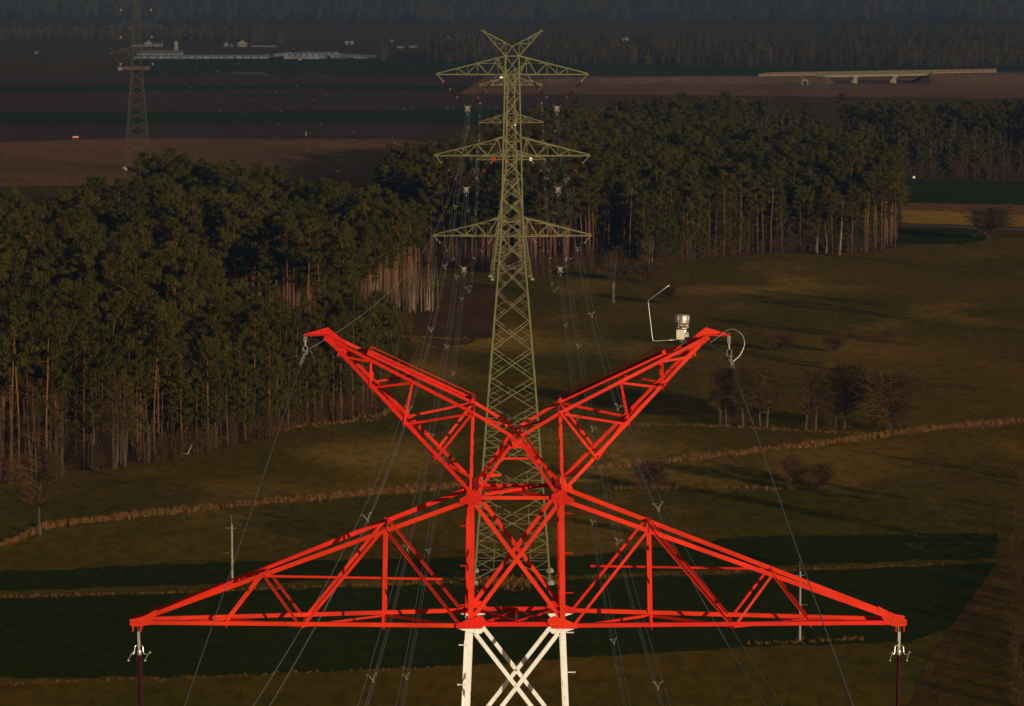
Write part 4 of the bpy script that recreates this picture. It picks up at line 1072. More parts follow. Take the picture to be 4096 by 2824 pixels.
def in_poly(x, y, poly):
    c = False; n = len(poly)
    for i in range(n):
        x1, y1 = poly[i]; x2, y2 = poly[(i+1) % n]
        if (y1 > y) != (y2 > y) and x < (x2 - x1)*(y - y1)/(y2 - y1) + x1: c = not c
    return c
def fill(poly, sp, jit=0.42):
    xs = [p[0] for p in poly]; ys = [p[1] for p in poly]; out = []
    y = min(ys); r = 0
    while y < max(ys):
        x = min(xs) + (sp/2 if r % 2 else 0)
        while x < max(xs):
            px, py = x + rnd.uniform(-jit, jit)*sp, y + rnd.uniform(-jit, jit)*sp
            if in_poly(px, py, poly): out.append((px, py))
            x += sp
        y += sp*0.87; r += 1
    return out
def scatter(name, meshes, pts, label, cat, group=None):
    """pts: (x,y,z,scale,rot,index).  One object whose copies come from a node tree"""
    coll = bpy.data.collections.new(name + '_sources')
    for i, me in enumerate(meshes):
        o = bpy.data.objects.new('%s_source_%02d' % (name, i), me); coll.objects.link(o)
    me = bpy.data.meshes.new(name); me.from_pydata([p[:3] for p in pts], [], [])
    a = me.attributes.new('siz', 'FLOAT', 'POINT'); a.data.foreach_set('value', [p[3] for p in pts])
    a = me.attributes.new('rot', 'FLOAT_VECTOR', 'POINT')
    a.data.foreach_set('vector', [q for p in pts for q in (rnd.uniform(-.03, .03), rnd.uniform(-.03, .03), p[4])])
    a = me.attributes.new('pick', 'INT', 'POINT'); a.data.foreach_set('value', [p[5] for p in pts])
    o = bpy.data.objects.new(name, me); SC.collection.objects.link(o)
    ng = bpy.data.node_groups.new(name + '_nodes', 'GeometryNodeTree')
    ng.interface.new_socket('Geometry', in_out='INPUT', socket_type='NodeSocketGeometry'); ng.interface.new_socket('Geometry', in_out='OUTPUT', socket_type='NodeSocketGeometry')
    N_ = ng.nodes; gi = N_.new('NodeGroupInput'); go = N_.new('NodeGroupOutput')
    ci = N_.new('GeometryNodeCollectionInfo'); ci.inputs[0].default_value = coll; ci.inputs[1].default_value = True; ci.inputs[2].default_value = True
    ip = N_.new('GeometryNodeInstanceOnPoints'); ip.inputs['Pick Instance'].default_value = True
    def attr(nm, ty):
        n = N_.new('GeometryNodeInputNamedAttribute'); n.data_type = ty; n.inputs[0].default_value = nm
        return [s for s in n.outputs if s.enabled and s.name == 'Attribute'][0]
    ng.links.new(gi.outputs[0], ip.inputs['Points']); ng.links.new(ci.outputs[0], ip.inputs['Instance'])
    ng.links.new(attr('pick', 'INT'), ip.inputs['Instance Index'])
    ng.links.new(attr('rot', 'FLOAT_VECTOR'), ip.inputs['Rotation']); ng.links.new(attr('siz', 'FLOAT'), ip.inputs['Scale'])
    ng.links.new(ip.outputs[0], go.inputs[0])
    md = o.modifiers.new('scatter', 'NODES'); md.node_group = ng
    tag(o, label, cat, group, 'stuff'); return o
def tree_obj(kind, var, x, y, s, rz, label, cat, group, z=0.0, names=('trunk', 'crown')):
    r = empty(kind, (x, y, z), rz); r.scale = (s, s, s*rnd.uniform(0.95, 1.05)); tag(r, label, cat, group)
    for nm, me in zip(names, var[:2]):
        o = bpy.data.objects.new(nm, me); SC.collection.objects.link(o); o.parent = r
    return r

def along(poly, n, off):
    out = []
    for i in range(n):
        k = rnd.uniform(0, len(poly) - 1.001); a = poly[int(k)]; b = poly[int(k) + 1]; f = k - int(k)
        out.append((a[0] + (b[0] - a[0])*f + rnd.uniform(-1, 1)*0.6, a[1] + (b[1] - a[1])*f + rnd.uniform(*off)))
    return out
LEFTW = [(-150,600),(-75,532),(-64.5,548),(-52.8,560),(-38.2,586),(-33.9,606),(-27,612),(-23.5,622),(-23,640),(-24,668),(-29,700),(-30,735),(-28,768),(-23,800),(-19,830),(-27,850),(-40,880),(-55,920),(-70,955),(-90,1005),(-97,985),(-88,868),(-110,850),(-150,862)]
CLEAR = [(-82,708),(-58,690),(-45,668),(-38,648),(-34,650),(-34,690),(-31,735),(-24,748),(-24,776),(-43,754),(-82,757)]       # thin spot with bare floor
FLOORP = [tuple(p) for p in LEFTW]
mb = MB(); mb.v = [(x, y, 0.014) for x, y in LEFTW]; mb.f = [tuple(range(len(LEFTW)))]; mb.m = [0]; o = mb.build('forest_floor', M['duff']); o['kind'] = 'structure'
if o.data.polygons[0].normal.z < 0: o.data.flip_normals()
def front_(x, y): return -66 < x < -20 and y < 585 + (x + 66)*1.35
pts = []
for (x, y) in fill(LEFTW, 3.9):
    if in_poly(x, y, CLEAR) and rnd.random() < 0.95: continue
    hs = 1.0 - 0.30*max(0, min(1, (x + 64)/30)) if y < 700 else (1.0 if y < 800 else 0.96)
    front = y < 560 + (x + 66)*-0.2 + (x + 66)*1.2
    pts.append((x, y, 0.0, hs*rnd.uniform(0.80, 1.14)*(1 + 0.06*math.sin(x*0.13)*math.sin(y*0.047)), rnd.uniform(0, 6.28), rnd.randrange(7) if not (front_(x, y) and rnd.random() < 0.5) else 7 + rnd.randrange(2)))
for (x, y) in along([(-64.5, 548), (-52.8, 560), (-38.2, 586), (-33.9, 606), (-26, 614)], 30, (0, 14)): pts.append((x, y, 0, rnd.uniform(.6, 1.0), rnd.uniform(0, 6), rnd.choice((7, 8, 9, 10))))
for (x, y) in fill([(-24,668),(-20,668),(-22,720),(-30,735)], 3): pts.append((x, y, 0, rnd.uniform(.7, 1.1), rnd.uniform(0, 6), 9 + rnd.randrange(2)))
pts.sort(key=lambda p: p[1] - (abs(p[0]) > 0.1357*p[1])*-2000)
pines = [p for p in pts if abs(p[0]) < 0.140*p[1]]
near, rest = pines[:300], pines[300:] + [p for p in pts if abs(p[0]) >= 0.140*p[1]]
LAB = {0: 'tall pine of the left wood with broad crown, in its front rows nearest the camera'}
for p in near:
    low = p[5] >= 7
    tree_obj('pine_tree', PINES[p[5]], p[0], p[1], p[3], p[4], 'dark green pine among the nearest rows of the left-hand wood', 'pine tree', 'pines in the nearest rows of the left-hand wood')
scatter('pine_wood', [q[2] for q in PINES], rest, 'dark pine wood stretching away on the left behind its nearest rows', 'wood')
# undergrowth and broadleaved trees along the edge of the left wood
edge = [(-80, 530), (-75, 531), (-64.5, 546), (-52.8, 558), (-38.2, 583), (-33.9, 602), (-27, 610), (-23.0, 620)]
up_ = []
for (x, y) in along(edge[:5], 150, (-1, 14)): up_.append((x, y, 0, rnd.uniform(0.5, 1.1), rnd.uniform(0, 6), rnd.randrange(3)))
for (x, y) in along(edge[4:], 50, (0, 8)): up_.append((x, y, 0, rnd.uniform(0.4, 0.9), rnd.uniform(0, 6), rnd.randrange(3)))
scatter('undergrowth', [q[2] for q in BRUSH], up_, 'russet leafless undergrowth along the foot of the left-hand wood', 'undergrowth')
for i, (x, y) in enumerate(along(edge[:4], 26, (-2, 5))):
    tree_obj('bare_tree', BARE[i % 3], x, y, rnd.uniform(0.85, 1.15), rnd.uniform(0, 6), 'leafless brown tree in front of the pines at the lower left edge of the wood', 'bare tree', 'leafless trees along the lower left wood edge', names=('trunk', 'twig_crown'))
# birches: pale stems at the tip of the left wood
for i in range(46):
    u = rnd.uniform(1590, 1765) if i < 34 else rnd.uniform(1480, 1600); v = 1238 + rnd.uniform(-12, 6) + (1765 - u)*0.10
    if u > 1740: v = 1233
    p = gp(u, v); s = rnd.uniform(0.62, 0.80) if u > 1600 else rnd.uniform(0.9, 1.25)
    tree_obj('birch_tree', BIRCH[i % 4], p.x, p.y, s, rnd.uniform(0, 6), 'slender white birch stem in the thicket at the near tip of the left wood' if u > 1600 else 'tall thin reddish stem between the pines and the white birches of the left wood', 'birch', 'white birches at the near tip of the left wood' if u > 1600 else 'tall stems beside the white birches', names=('trunk', 'twig_crown'))
for i in range(12):      # birch group inside the wood, white tops showing between the pines
    p = gp(575 + rnd.uniform(-25, 45), 1290 + rnd.uniform(-20, 60))
    tree_obj('birch_tree', BIRCH[i % 4], p.x, p.y, rnd.uniform(1.2, 1.35), rnd.uniform(0, 6), 'white birch among the crowns in the middle of the left wood', 'birch', 'white birches in the middle of the left wood', names=('trunk', 'twig_crown'))

RIGHTW = [(-30,960),(-22,938),(-8,925),(6,908),(14,912),(22,928),(42,936),(58,962),(80,968),(92,966),(103,990),(107,1050),(112,1200),(116,1310),(260,1310),(280,1385),(150,1400),(74,1432),(40,1405),(13,1370),(-22,1100),(-35,1030),(-34,1000)]
mb = MB(); mb.v = [(x, y, 0.016) for x, y in RIGHTW]; mb.f = [tuple(range(len(RIGHTW)))]; mb.m = [0]; o = mb.build('forest_floor', M['duff']); o['kind'] = 'structure'
if o.data.polygons[0].normal.z < 0: o.data.flip_normals()
GAPB = [(74,1180),(112,1180),(118,1330),(200,1330),(150,1290),(118,1420),(80,1400)]
pts = []; bpts = []
for (x, y) in fill(RIGHTW, 4.1):
    if in_poly(x, y, GAPB) or (x > 112 and y < 1345 and rnd.random() < 0.14):
        bpts.append((x, y, 0, rnd.uniform(0.8, 1.25), rnd.uniform(0, 6.28), rnd.randrange(7))); continue
    if rnd.random() < 0.03: bpts.append((x, y, 0, rnd.uniform(0.9, 1.3), rnd.uniform(0, 6.28), rnd.randrange(7)))
    pts.append((x, y, 0, rnd.uniform(0.76, 1.10)*(1 + 0.05*math.sin(x*0.09)*math.sin(y*0.04)), rnd.uniform(0, 6.28), rnd.randrange(7)))
for i in range(70):
    p = gp(rnd.uniform(3590, 4300), 712 - abs(rnd.gauss(0, 6))); pts.append((p.x, p.y, 0, rnd.uniform(0.7, 1.0), rnd.uniform(0, 6.28), 7 + rnd.randrange(4)))
for i in range(230):      # lower branched trees and saplings along its near edge
    u = rnd.uniform(2560, 3580); a = [(2500, 1085), (2654, 1061), (2990, 1008), (3450, 1006), (3590, 925)]
    v = next(v0 + (v1 - v0)*(u - u0)/(u1 - u0) for (u0, v0), (u1, v1) in zip(a, a[1:]) if u <= u1) - abs(rnd.gauss(0, 10)); p = gp(u, v)
    pts.append((p.x, p.y, 0, rnd.uniform(0.7, 1.0), rnd.uniform(0, 6.28), 7 + rnd.randrange(4)))
scatter('pine_wood', [q[2] for q in PINES], pts, 'dark pine wood filling the middle and right of the picture behind the pylons', 'wood')
scatter('birch_wood', [q[2] for q in BIRCH] + [q[2] for q in BARE], bpts, 'thin leafless birches mixed into the right-hand wood', 'wood')
def spruce():
    tr, cw = pine_parts(21, 3.2, 0.06, 60, 13, 0.33, 0.1, True); return (raw(tr, 'trunk', [M['greytrunk']]), raw(cw, 'crown', [M['spruce']]))
SPR = spruce()
for i, (u, v, s) in enumerate(((3560, 935, 1.0), (3530, 960, 0.9), (3500, 985, 0.85), (3575, 900, 0.8))):
    p = gp(u, v); tree_obj('spruce_tree', SPR, p.x, p.y, s, i*1.3, 'dark spruce with branches to the ground at the right end of the right-hand wood', 'spruce tree', 'spruces at the right end of the right-hand wood')
# single trees and shrubs one can point to
ub = []
for i in range(260):
    u = rnd.uniform(1650, 3600); a = [(1650, 1045), (1900, 1085), (2140, 1110), (2300, 1075), (2654, 1066), (2990, 1014), (3450, 1010), (3610, 925)]
    v = next(v0 + (v1 - v0)*(u - u0)/(u1 - u0) for (u0, v0), (u1, v1) in zip(a, a[1:]) if u <= u1) - abs(rnd.gauss(0, 9)); p = gp(u, v)
    ub.append((p.x, p.y, 0, rnd.uniform(0.6, 1.35), rnd.uniform(0, 6.28), rnd.randrange(3)))
for i in range(130):
    p = gp(rnd.uniform(3590, 4300), 716 - abs(rnd.gauss(0, 6))); ub.append((p.x, p.y, 0, rnd.uniform(0.7, 1.6), rnd.uniform(0, 6.28), rnd.randrange(3)))
scatter('undergrowth', [q[2] for q in BRUSH], ub, 'brown brush along the foot of the right-hand wood', 'undergrowth')
def custom_bare(u, v, topv, widthpx, kind, label, cat, stems=1, trunk='greytrunk', twig='twig', start=0.3, ntw=40, r0=None, group=None, oval=True, lv=2, twr=0.034):
    p = gp(u, v); k = F/p.y; h = (v - topv)/k*1.02; w_ = widthpx/k/2
    tr, cw = bare_parts(h, w_*(1.75 if h > 6 else 1.15), int(ntw*1.5), r0 or h*0.014 + 0.04, stems, start, twr, lv, oval)
    return tree_obj(kind, (raw(tr, 'trunk', [M[trunk]]), raw(cw, 'twig_crown', [M[twig]])), p.x, p.y, 1.0, rnd.uniform(0, 6), label, cat, group, names=('trunk', 'twig_crown'))
custom_bare(160, 2140, 1800, 150, 'bare_tree', 'small leafless tree at the ditch end by the left edge of the picture', 'bare tree', ntw=60, twr=0.045)
custom_bare(2452, 1212, 990, 80, 'birch_tree', 'pale forked birch standing alone in front of the right-hand wood', 'birch', stems=3, trunk='birch', start=0.30, ntw=34, r0=0.085)
custom_bare(3358, 1020, 770, 110, 'birch_tree', 'tall white birch with spreading top against the dark right-hand wood', 'birch', trunk='birch', start=0.55, ntw=26, oval=True)
custom_bare(3262, 1012, 900, 70, 'birch_tree', 'crooked white birch leaning left at the foot of the right-hand wood', 'birch', stems=2, trunk='birch', start=0.4, ntw=14)
custom_bare(3305, 1012, 880, 40, 'birch_tree', 'thin straight birch between the crooked one and the tall one', 'birch', trunk='birch', start=0.5, ntw=10)
custom_bare(3445, 1000, 950, 20, 'birch_tree', 'short pale stem right of the tall white birch', 'birch', trunk='birch', start=0.5, ntw=6)
custom_bare(2600, 1090, 940, 60, 'birch_tree', 'whitish forked birch in the brush before the right-hand wood', 'birch', stems=2, trunk='birch', start=0.4, ntw=18)
custom_bare(3955, 960, 830, 130, 'round_tree', 'broad round leafless tree beside the grey road at the right edge', 'bare tree', stems=5, start=0.12, ntw=150, r0=0.10, lv=2, twr=0.055)
custom_bare(3560, 1735, 1512, 190, 'round_tree', 'dark domed leafless tree, rightmost of the row on the ditch', 'bare tree', start=0.14, ntw=130, r0=0.13, twr=0.038)
custom_bare(3378, 1715, 1440, 150, 'bare_tree', 'broad leafless tree with forked dark trunk, second from the right on the ditch', 'bare tree', start=0.20, ntw=120, r0=0.13, twr=0.038)
for u, v, tv, wd, lab in ((3263, 1718, 1440, 90, 'bare tree with pale trunk left of the broad forked tree on the ditch'),
                          (3222, 1720, 1470, 60, 'slim leaning bare tree, leftmost of the middle clump on the ditch'),
                          (3340, 1712, 1450, 80, 'slim dark bare tree just left of the broad forked tree')):
    custom_bare(u, v, tv, wd, 'bare_tree', lab, 'bare tree', trunk='paletrunk', start=0.22, ntw=60, twr=0.034)
for i, (u, v, tv) in enumerate(((2880, 1702, 1440), (2905, 1700, 1455), (2972, 1707, 1425), (3040, 1708, 1450), (3066, 1708, 1435), (2915, 1695, 1480))):
    custom_bare(u, v, tv, 80, 'bare_tree', 'slim leafless tree with pale stem in the left clump on the ditch', 'bare tree', trunk='paletrunk', start=0.22, ntw=60, twr=0.034, group='slim trees of the left ditch clump')
for u, v, tv, wd, lab in ((3168, 1958, 1825, 125, 'upright leafless shrub right of the red peak, left one of two'), (3285, 1950, 1850, 75, 'smaller leafless shrub beside the upright one right of the red peak'),
                          (2600, 1955, 1850, 150, 'low brown bush on the second ditch right of the red tower body'), (2665, 1215, 1150, 130, 'reddish bush at the corner of the meadow in front of the right-hand wood'),
                          (2590, 1130, 1060, 170, 'wide reddish brush at the foot of the right-hand wood'), (2480, 1120, 1060, 150, 'russet brush beside the third pylon'),
                          (3120, 1405, 1345, 130, 'low dark bush in the meadow right of the white instrument'), (3330, 1408, 1355, 90, 'small dark bush in the meadow further right of the white instrument')):
    custom_bare(u, v, tv, wd, 'shrub', lab, 'shrub', stems=6, start=0.05, ntw=70, r0=0.05, trunk='twig', twig='brush', lv=2, twr=0.032)
db = []
for i in range(46):
    u = rnd.choice((rnd.uniform(2860, 3080), rnd.uniform(3200, 3420), rnd.uniform(3480, 3640))); p = gp(u, 1706 + (u - 2860)*0.03 - abs(rnd.gauss(0, 9)))
    db.append((p.x, p.y, 0, rnd.uniform(0.3, 0.8), rnd.uniform(0, 6.28), rnd.randrange(3)))
scatter('undergrowth', [q[2] for q in BRUSH], db, 'low brown brush under the leafless trees on the right-hand ditch', 'undergrowth')
# rough scrub along the right edge of the picture
sc_ = []
for i in range(110):
    v = rnd.uniform(1850, 2850); p = gp(4075 + (v - 1850)*-0.02 + rnd.gauss(0, 1)*40 + 60, v)
    sc_.append((p.x, p.y, 0, rnd.uniform(0.35, 0.85), rnd.uniform(0, 6), rnd.randrange(3)))
scatter('scrub', [q[2] for q in BRUSH], sc_, 'brown leafless scrub beside the track along the right edge', 'scrub')

# dry grass along ditches
M['reed'] = leafmat('dry_reeds', (0.115, 0.056, 0.018), (0.225, 0.110, 0.034))
M['tuft'] = leafmat('dry_grass_blades', (0.040, 0.030, 0.011), (0.070, 0.050, 0.018))
def tuft_mesh(h, n, sp, mt):
    mb = MB()
    for i in range(n):
        a = rnd.uniform(0, 6.28); b = Vector((rnd.uniform(-sp, sp), rnd.uniform(-sp, sp), 0)); t_ = b + Vector((math.cos(a)*0.25*h, math.sin(a)*0.25*h, h*rnd.uniform(0.6, 1.1)))
        w_ = Vector((math.cos(a + 1.57), math.sin(a + 1.57), 0))*0.05
        k = len(mb.v); mb.v += [tuple(b - w_), tuple(b + w_), tuple(t_)]; mb.f.append((k, k+1, k+2)); mb.m.append(0)
    return raw(mb, 'tuft_mesh', [mt])
REED = [tuft_mesh(0.7 + 0.25*i, 14, 0.5, M['reed']) for i in range(3)]
TUFT = [tuft_mesh(0.22 + 0.08*i, 14, 0.7, M['tuft']) for i in range(2)]
def strip(line, wd, dens, size, label, name='dry_reeds', meshes=None, ov=True):
    wd *= 0.55; size *= 0.72
    pl = [gp(*(OV(*q) if ov else q)) for q in line]; pts = []
    for a, b in zip(pl, pl[1:]):
        L_ = (b - a).length; n = int(L_*dens*0.75)
        for i in range(n):
            f = rnd.random(); c = a.lerp(b, f); w_ = wd*(0.7 + 0.5*math.sin(f*7 + a.x))
            pts.append((c.x + rnd.gauss(0, 0.4), c.y + rnd.gauss(0, w_), 0, size*rnd.uniform(0.5, 1.25), rnd.uniform(0, 6.28), rnd.randrange(len(meshes or REED))))
    scatter(name, meshes or REED, pts, label, 'dry grass')
strip([(100,1192),(300,1168),(600,1138),(800,1120),(1000,1104),(1060,1098)], 1.6, 26, 1.0, 'line of dry orange reeds along the ditch at the left, from the small bare tree to the red body')
strip([(-60,1250),(20,1228),(100,1192)], 1.6, 14, 0.7, 'sparse dry reeds left of the small bare tree')
strip([(1300,1062),(1500,1046),(1620,1032),(1750,1016),(1850,1006),(1990,986),(2100,972),(2330,952)], 1.8, 24, 0.95, 'line of dry orange reeds along the ditch at the right of the red peak')
strip([(1380,1106),(1450,1104),(1700,1104),(1760,1106)], 1.3, 9, 0.6, 'short dry reed strip below the two shrubs at the right')
strip([(-60,1352),(500,1338),(560,1332),(900,1322),(1060,1316)], 0.8, 5, 0.45, 'thin dry grass edge of the dark field at the left')
strip([(1060,1312),(1160,1318),(1260,1314)], 4.5, 60, 0.5, 'patch of tall brown grass round the feet of the middle pylon')
strip([(1290,1308),(1600,1296),(2000,1282),(2150,1276)], 0.7, 4, 0.42, 'thin dry grass edge of the dark field at the right')
strip([(1700,1456),(1760,1454),(1850,1450),(1960,1444)], 1.2, 8, 0.55, 'dry grass round the foot of the right-hand concrete pole')
strip([(-60,1548),(400,1534),(700,1520),(1040,1508)], 0.7, 3, 0.4, 'thin dry grass line at the lower left')
strip([(1400,960),(1560,962),(1700,968),(1990,985)], 1.3, 7, 0.6, 'dry reeds under the bare trees of the ditch')
strip([(640,970),(700,962),(760,958),(860,940),(900,915)], 5.0, 14, 0.5, 'dry tufts in front of the nearest pines at the left')
strip([(880,760),(1060,768),(1120,770)], 4.0, 14, 0.4, 'pale dry grass in the clearing behind the left hook')
# loose tufts over the meadows
tf = []
for i in range(26000):
    u = rnd.uniform(-50, 4150); v = rnd.uniform(1150, 2824)
    p = gp(u, v)
    if in_poly(p.x, p.y, LEFTW) or in_poly(p.x, p.y, RIGHTW): continue
    c = math.sin(p.x*0.13 + 1.3*math.sin(p.y*0.031)) + math.sin(p.y*0.045 + p.x*0.05)
    if v > 2200: continue
    if c + rnd.uniform(-.9, .9) > 0.3: tf.append((p.x, p.y, 0, rnd.uniform(0.4, 1.0), rnd.uniform(0, 6.28), rnd.randrange(2)))
scatter('meadow_tufts', TUFT, tf, 'loose dry grass tufts scattered over the meadows', 'grass')

# unseen pines added right of the view so long shadows reach the meadow
op = []
for i in range(7):
    y = rnd.uniform(600, 900); op.append((0.142*y + rnd.uniform(6, 30), y, 0, rnd.uniform(0.7, 1.05), rnd.uniform(0, 6.28), rnd.randrange(9)))
for i in range(6):
    y = rnd.uniform(380, 500); op.append((0.142*y + rnd.uniform(16, 34), y, 0, rnd.uniform(0.6, 0.9), rnd.uniform(0, 6.28), rnd.randrange(9)))
scatter('added_shade_pines', [q[2] for q in PINES], op, 'added unseen pines that shade the meadow from beyond the right edge', 'wood')

# ------------------------------------------------------------------ far woods, hills
def belt(poly_ov, sp, meshes, label, name='distant_wood', s=(0.55, 1.15), bare=0.25):
    poly = [tuple(gp(*OV(*q)))[:2] for q in poly_ov]; pts = []
    np_ = len(FARP)
    for (x, y) in fill(poly, sp):
        k = rnd.randrange(np_) if rnd.random() > bare else np_ + rnd.randrange(len(FARB))
        pts.append((x, y, hill(x, y), rnd.uniform(*s), rnd.uniform(0, 6.28), k))
    scatter(name, FARP + FARB, pts, label, 'wood')
belt([(960,140),(1300,146),(1712,150),(2100,152),(2500,152),(2500,134),(1980,132),(1500,132),(1180,126),(965,122)], 8.0, None, 'dark belt of distant trees above the motorway embankment', bare=0.45)
belt([(1840,108),(2600,112),(2600,98),(1860,95)], 13, None, 'dark distant conifer block at the upper right', bare=0.0)
belt([(860,136),(870,140),(880,136),(875,130)], 8, None, 'small dark tree clump behind the greenhouses', bare=0.2)
belt([(380,92),(640,98),(640,92),(500,88),(380,88)], 11, None, 'dark distant trees behind the farm at the upper left', bare=0.2)
belt([(-200,90),(280,92),(380,88),(200,82),(-200,80)], 16, None, 'distant dark wood at the upper left edge', bare=0.3)
hp = []
for i in range(14000):
    y = rnd.uniform(4700, 9500); x = rnd.uniform(-0.15, 0.15)*y
    c = math.sin(x/310.0 + 0.7*math.sin(y/500.0)) + math.sin(y/350.0 + x/900.0)
    if c + rnd.uniform(-0.5, 0.5) < -0.5: continue
    hp.append((x, y, hill(x, y), rnd.uniform(0.8, 1.5), rnd.uniform(0, 6.28), rnd.choice((0, 1, 2, 3, 2, 1, 4))))
scatter('hill_wood', FARP + FARB, hp, 'wooded hills closing the view at the top', 'wood')
mb = MB(); zz = lambda x, y: hill(x, y) + 0.6
for j in range(30):
    for i in range(40):
        x0, x1 = -2400 + 120*i, -2280 + 120*i; y0, y1 = 4500 + 200*j, 4700 + 200*j
        mb.add([(x0, y0, zz(x0, y0)), (x1, y0, zz(x1, y0)), (x1, y1, zz(x1, y1)), (x0, y1, zz(x0, y1))], [(0, 1, 2, 3)])
o = mb.build('hills', M['hillwood']); o['kind'] = 'structure'

# ------------------------------------------------------------------ poles
def pole(u, v, topv, label, arm=True):
    p = gp(u, v); k = F/p.y; h = (v - topv)/k
    t = empty('utility_pole', (p.x, p.y, 0)); tag(t, label, 'pole', 'concrete utility poles in the fields')
    mb = MB(); mb.lathe((0, 0, -0.3), (0, 0, 1), [(0, 0.15), (h + 0.3, 0.095)], 10); mb.build('shaft', M['concrete'], t)
    mb = MB(); mb.bar((-0.85, -0.08, h - 0.45), (0.45, -0.08, h - 0.45), 0.06); mb.build('crossbar', M['galvdark'], t)
    mb = MB(); mb.bar((-0.35, -0.1, h*0.52), (0.8 if u > 2000 else -0.8, -0.1, h*0.52), 0.05); mb.build('crossbar', M['galvdark'], t)
    mb = MB(); mb.tube([(-0.05, 0, h - 0.2), (-0.05, 0, h + 1.1)], 0.03, 6); mb.build('top_rod', M['galvdark'], t)
    for x in (-0.8, 0.4):
        mb = MB(); mb.lathe((x, -0.08, h - 0.42), (0, 0, 1), [(0, 0.04), (0.08, 0.07), (0.15, 0.05), (0.2, 0.03)], 8); mb.build('pin_insulator', M['insul'], t)
    return t
pole(929, 2333, 2092, 'slender pale concrete pole behind the left crossarm tip')
pole(3199, 2563, 2278, 'slender pale concrete pole behind the right crossarm')
# small things in the far fields
def striped_board(u, v):
    p = gp(u, v); t = empty('barrier_board', (p.x, p.y, 0)); tag(t, 'small red and white striped barrier at the edge of the brown field, far left', 'barrier')
    mb = MB(); mb.box((0, 0, 0.95), (2.5, 0.05, 0.75), 0)
    for i in range(5):
        x = -1.05 + 0.48*i; mb.plate([(x, -0.03, 0.6), (x + 0.18, -0.03, 0.6), (x + 0.32, -0.03, 0.95), (x + 0.18, -0.03, 1.30), (x, -0.03, 1.30), (x + 0.14, -0.03, 0.95)], (0, -1, 0), 0.01, 1)
    mb.build('striped_panel', [M['signred'], M['signwhite']], t)
    for x in (-1.0, 1.0): q = MB(); q.bar((x, 0.05, 0), (x, 0.05, 1.2), 0.08); q.build('post', M['galv'], t)
striped_board(302, 557)
p = gp(1224, 545); mb = MB()
for i in range(5): mb.lathe((0, 0, 0.45*i), (0, 0, 1), [(0, 0.09), (0.449, 0.09)], 8, i % 2)
o = mb.build('marker_post', [M['signred'], M['signwhite']]); o.location = p; tag(o, 'slim red and white marker post beside the brown field', 'post')
M['blue'] = mat('blue_paint', (0.10, 0.22, 0.24), 0.6); M['roofred'] = mat('red_roof', (0.075, 0.030, 0.020), 0.8, 0.2, 1.0)
for u, v, c, lab in ((3545, 706, 'signwhite', 'tiny pale beehive, left of three by the right-hand field'), (3594, 710, 'blue', 'blue-green beehive between two others'), (3656, 714, 'signwhite', 'white beehive with a red lid, right of three')):
    p = gp(u, v); t = empty('beehive', p); tag(t, lab, 'beehive')
    mb = MB(); mb.box((0, 0, 0.45), (0.75, 0.6, 0.7)); mb.box((0, -0.31, 0.2), (0.4, 0.02, 0.06)); mb.build('hive_box', M[c], t)
    mb = MB(); mb.box((0, 0, 0.86), (0.9, 0.75, 0.10)); mb.build('lid', M['roofred' if u > 3600 else c], t)

# ------------------------------------------------------------------ farm, greenhouses, houses, embankment and bridge
M['wallw'] = mat('white_render', (0.15, 0.145, 0.135), 0.9, 0.1, 0.3); M['wallc'] = mat('cream_render', (0.20, 0.16, 0.11), 0.9, 0.1, 0.3)
M['roofg'] = mat('grey_roof', (0.09, 0.09, 0.095), 0.8, 0.2, 0.5); M['roofb'] = mat('brown_roof', (0.12, 0.06, 0.04), 0.8, 0.2, 0.5)
M['window'] = mat('window_glass', (0.02, 0.025, 0.03), 0.15, spec=0.6); M['film'] = mat('greenhouse_film', (0.10, 0.12, 0.155), 0.5, 0.45, 0.12)
M['bark2'] = M['greytrunk']; M['noise'] = mat('timber_noise_wall', (0.135, 0.078, 0.042), 0.85, 0.18, 0.4); M['deck'] = mat('bridge_concrete', (0.20, 0.175, 0.125), 0.85, 0.12, 0.3)
M['rail'] = mat('green_rail', (0.03, 0.11, 0.03), 0.5); M['bank'] = fieldmat('embankment_soil', (0.13, 0.068, 0.040), (0.10, 0.060, 0.036), 0.02, 0.2, 0.1)
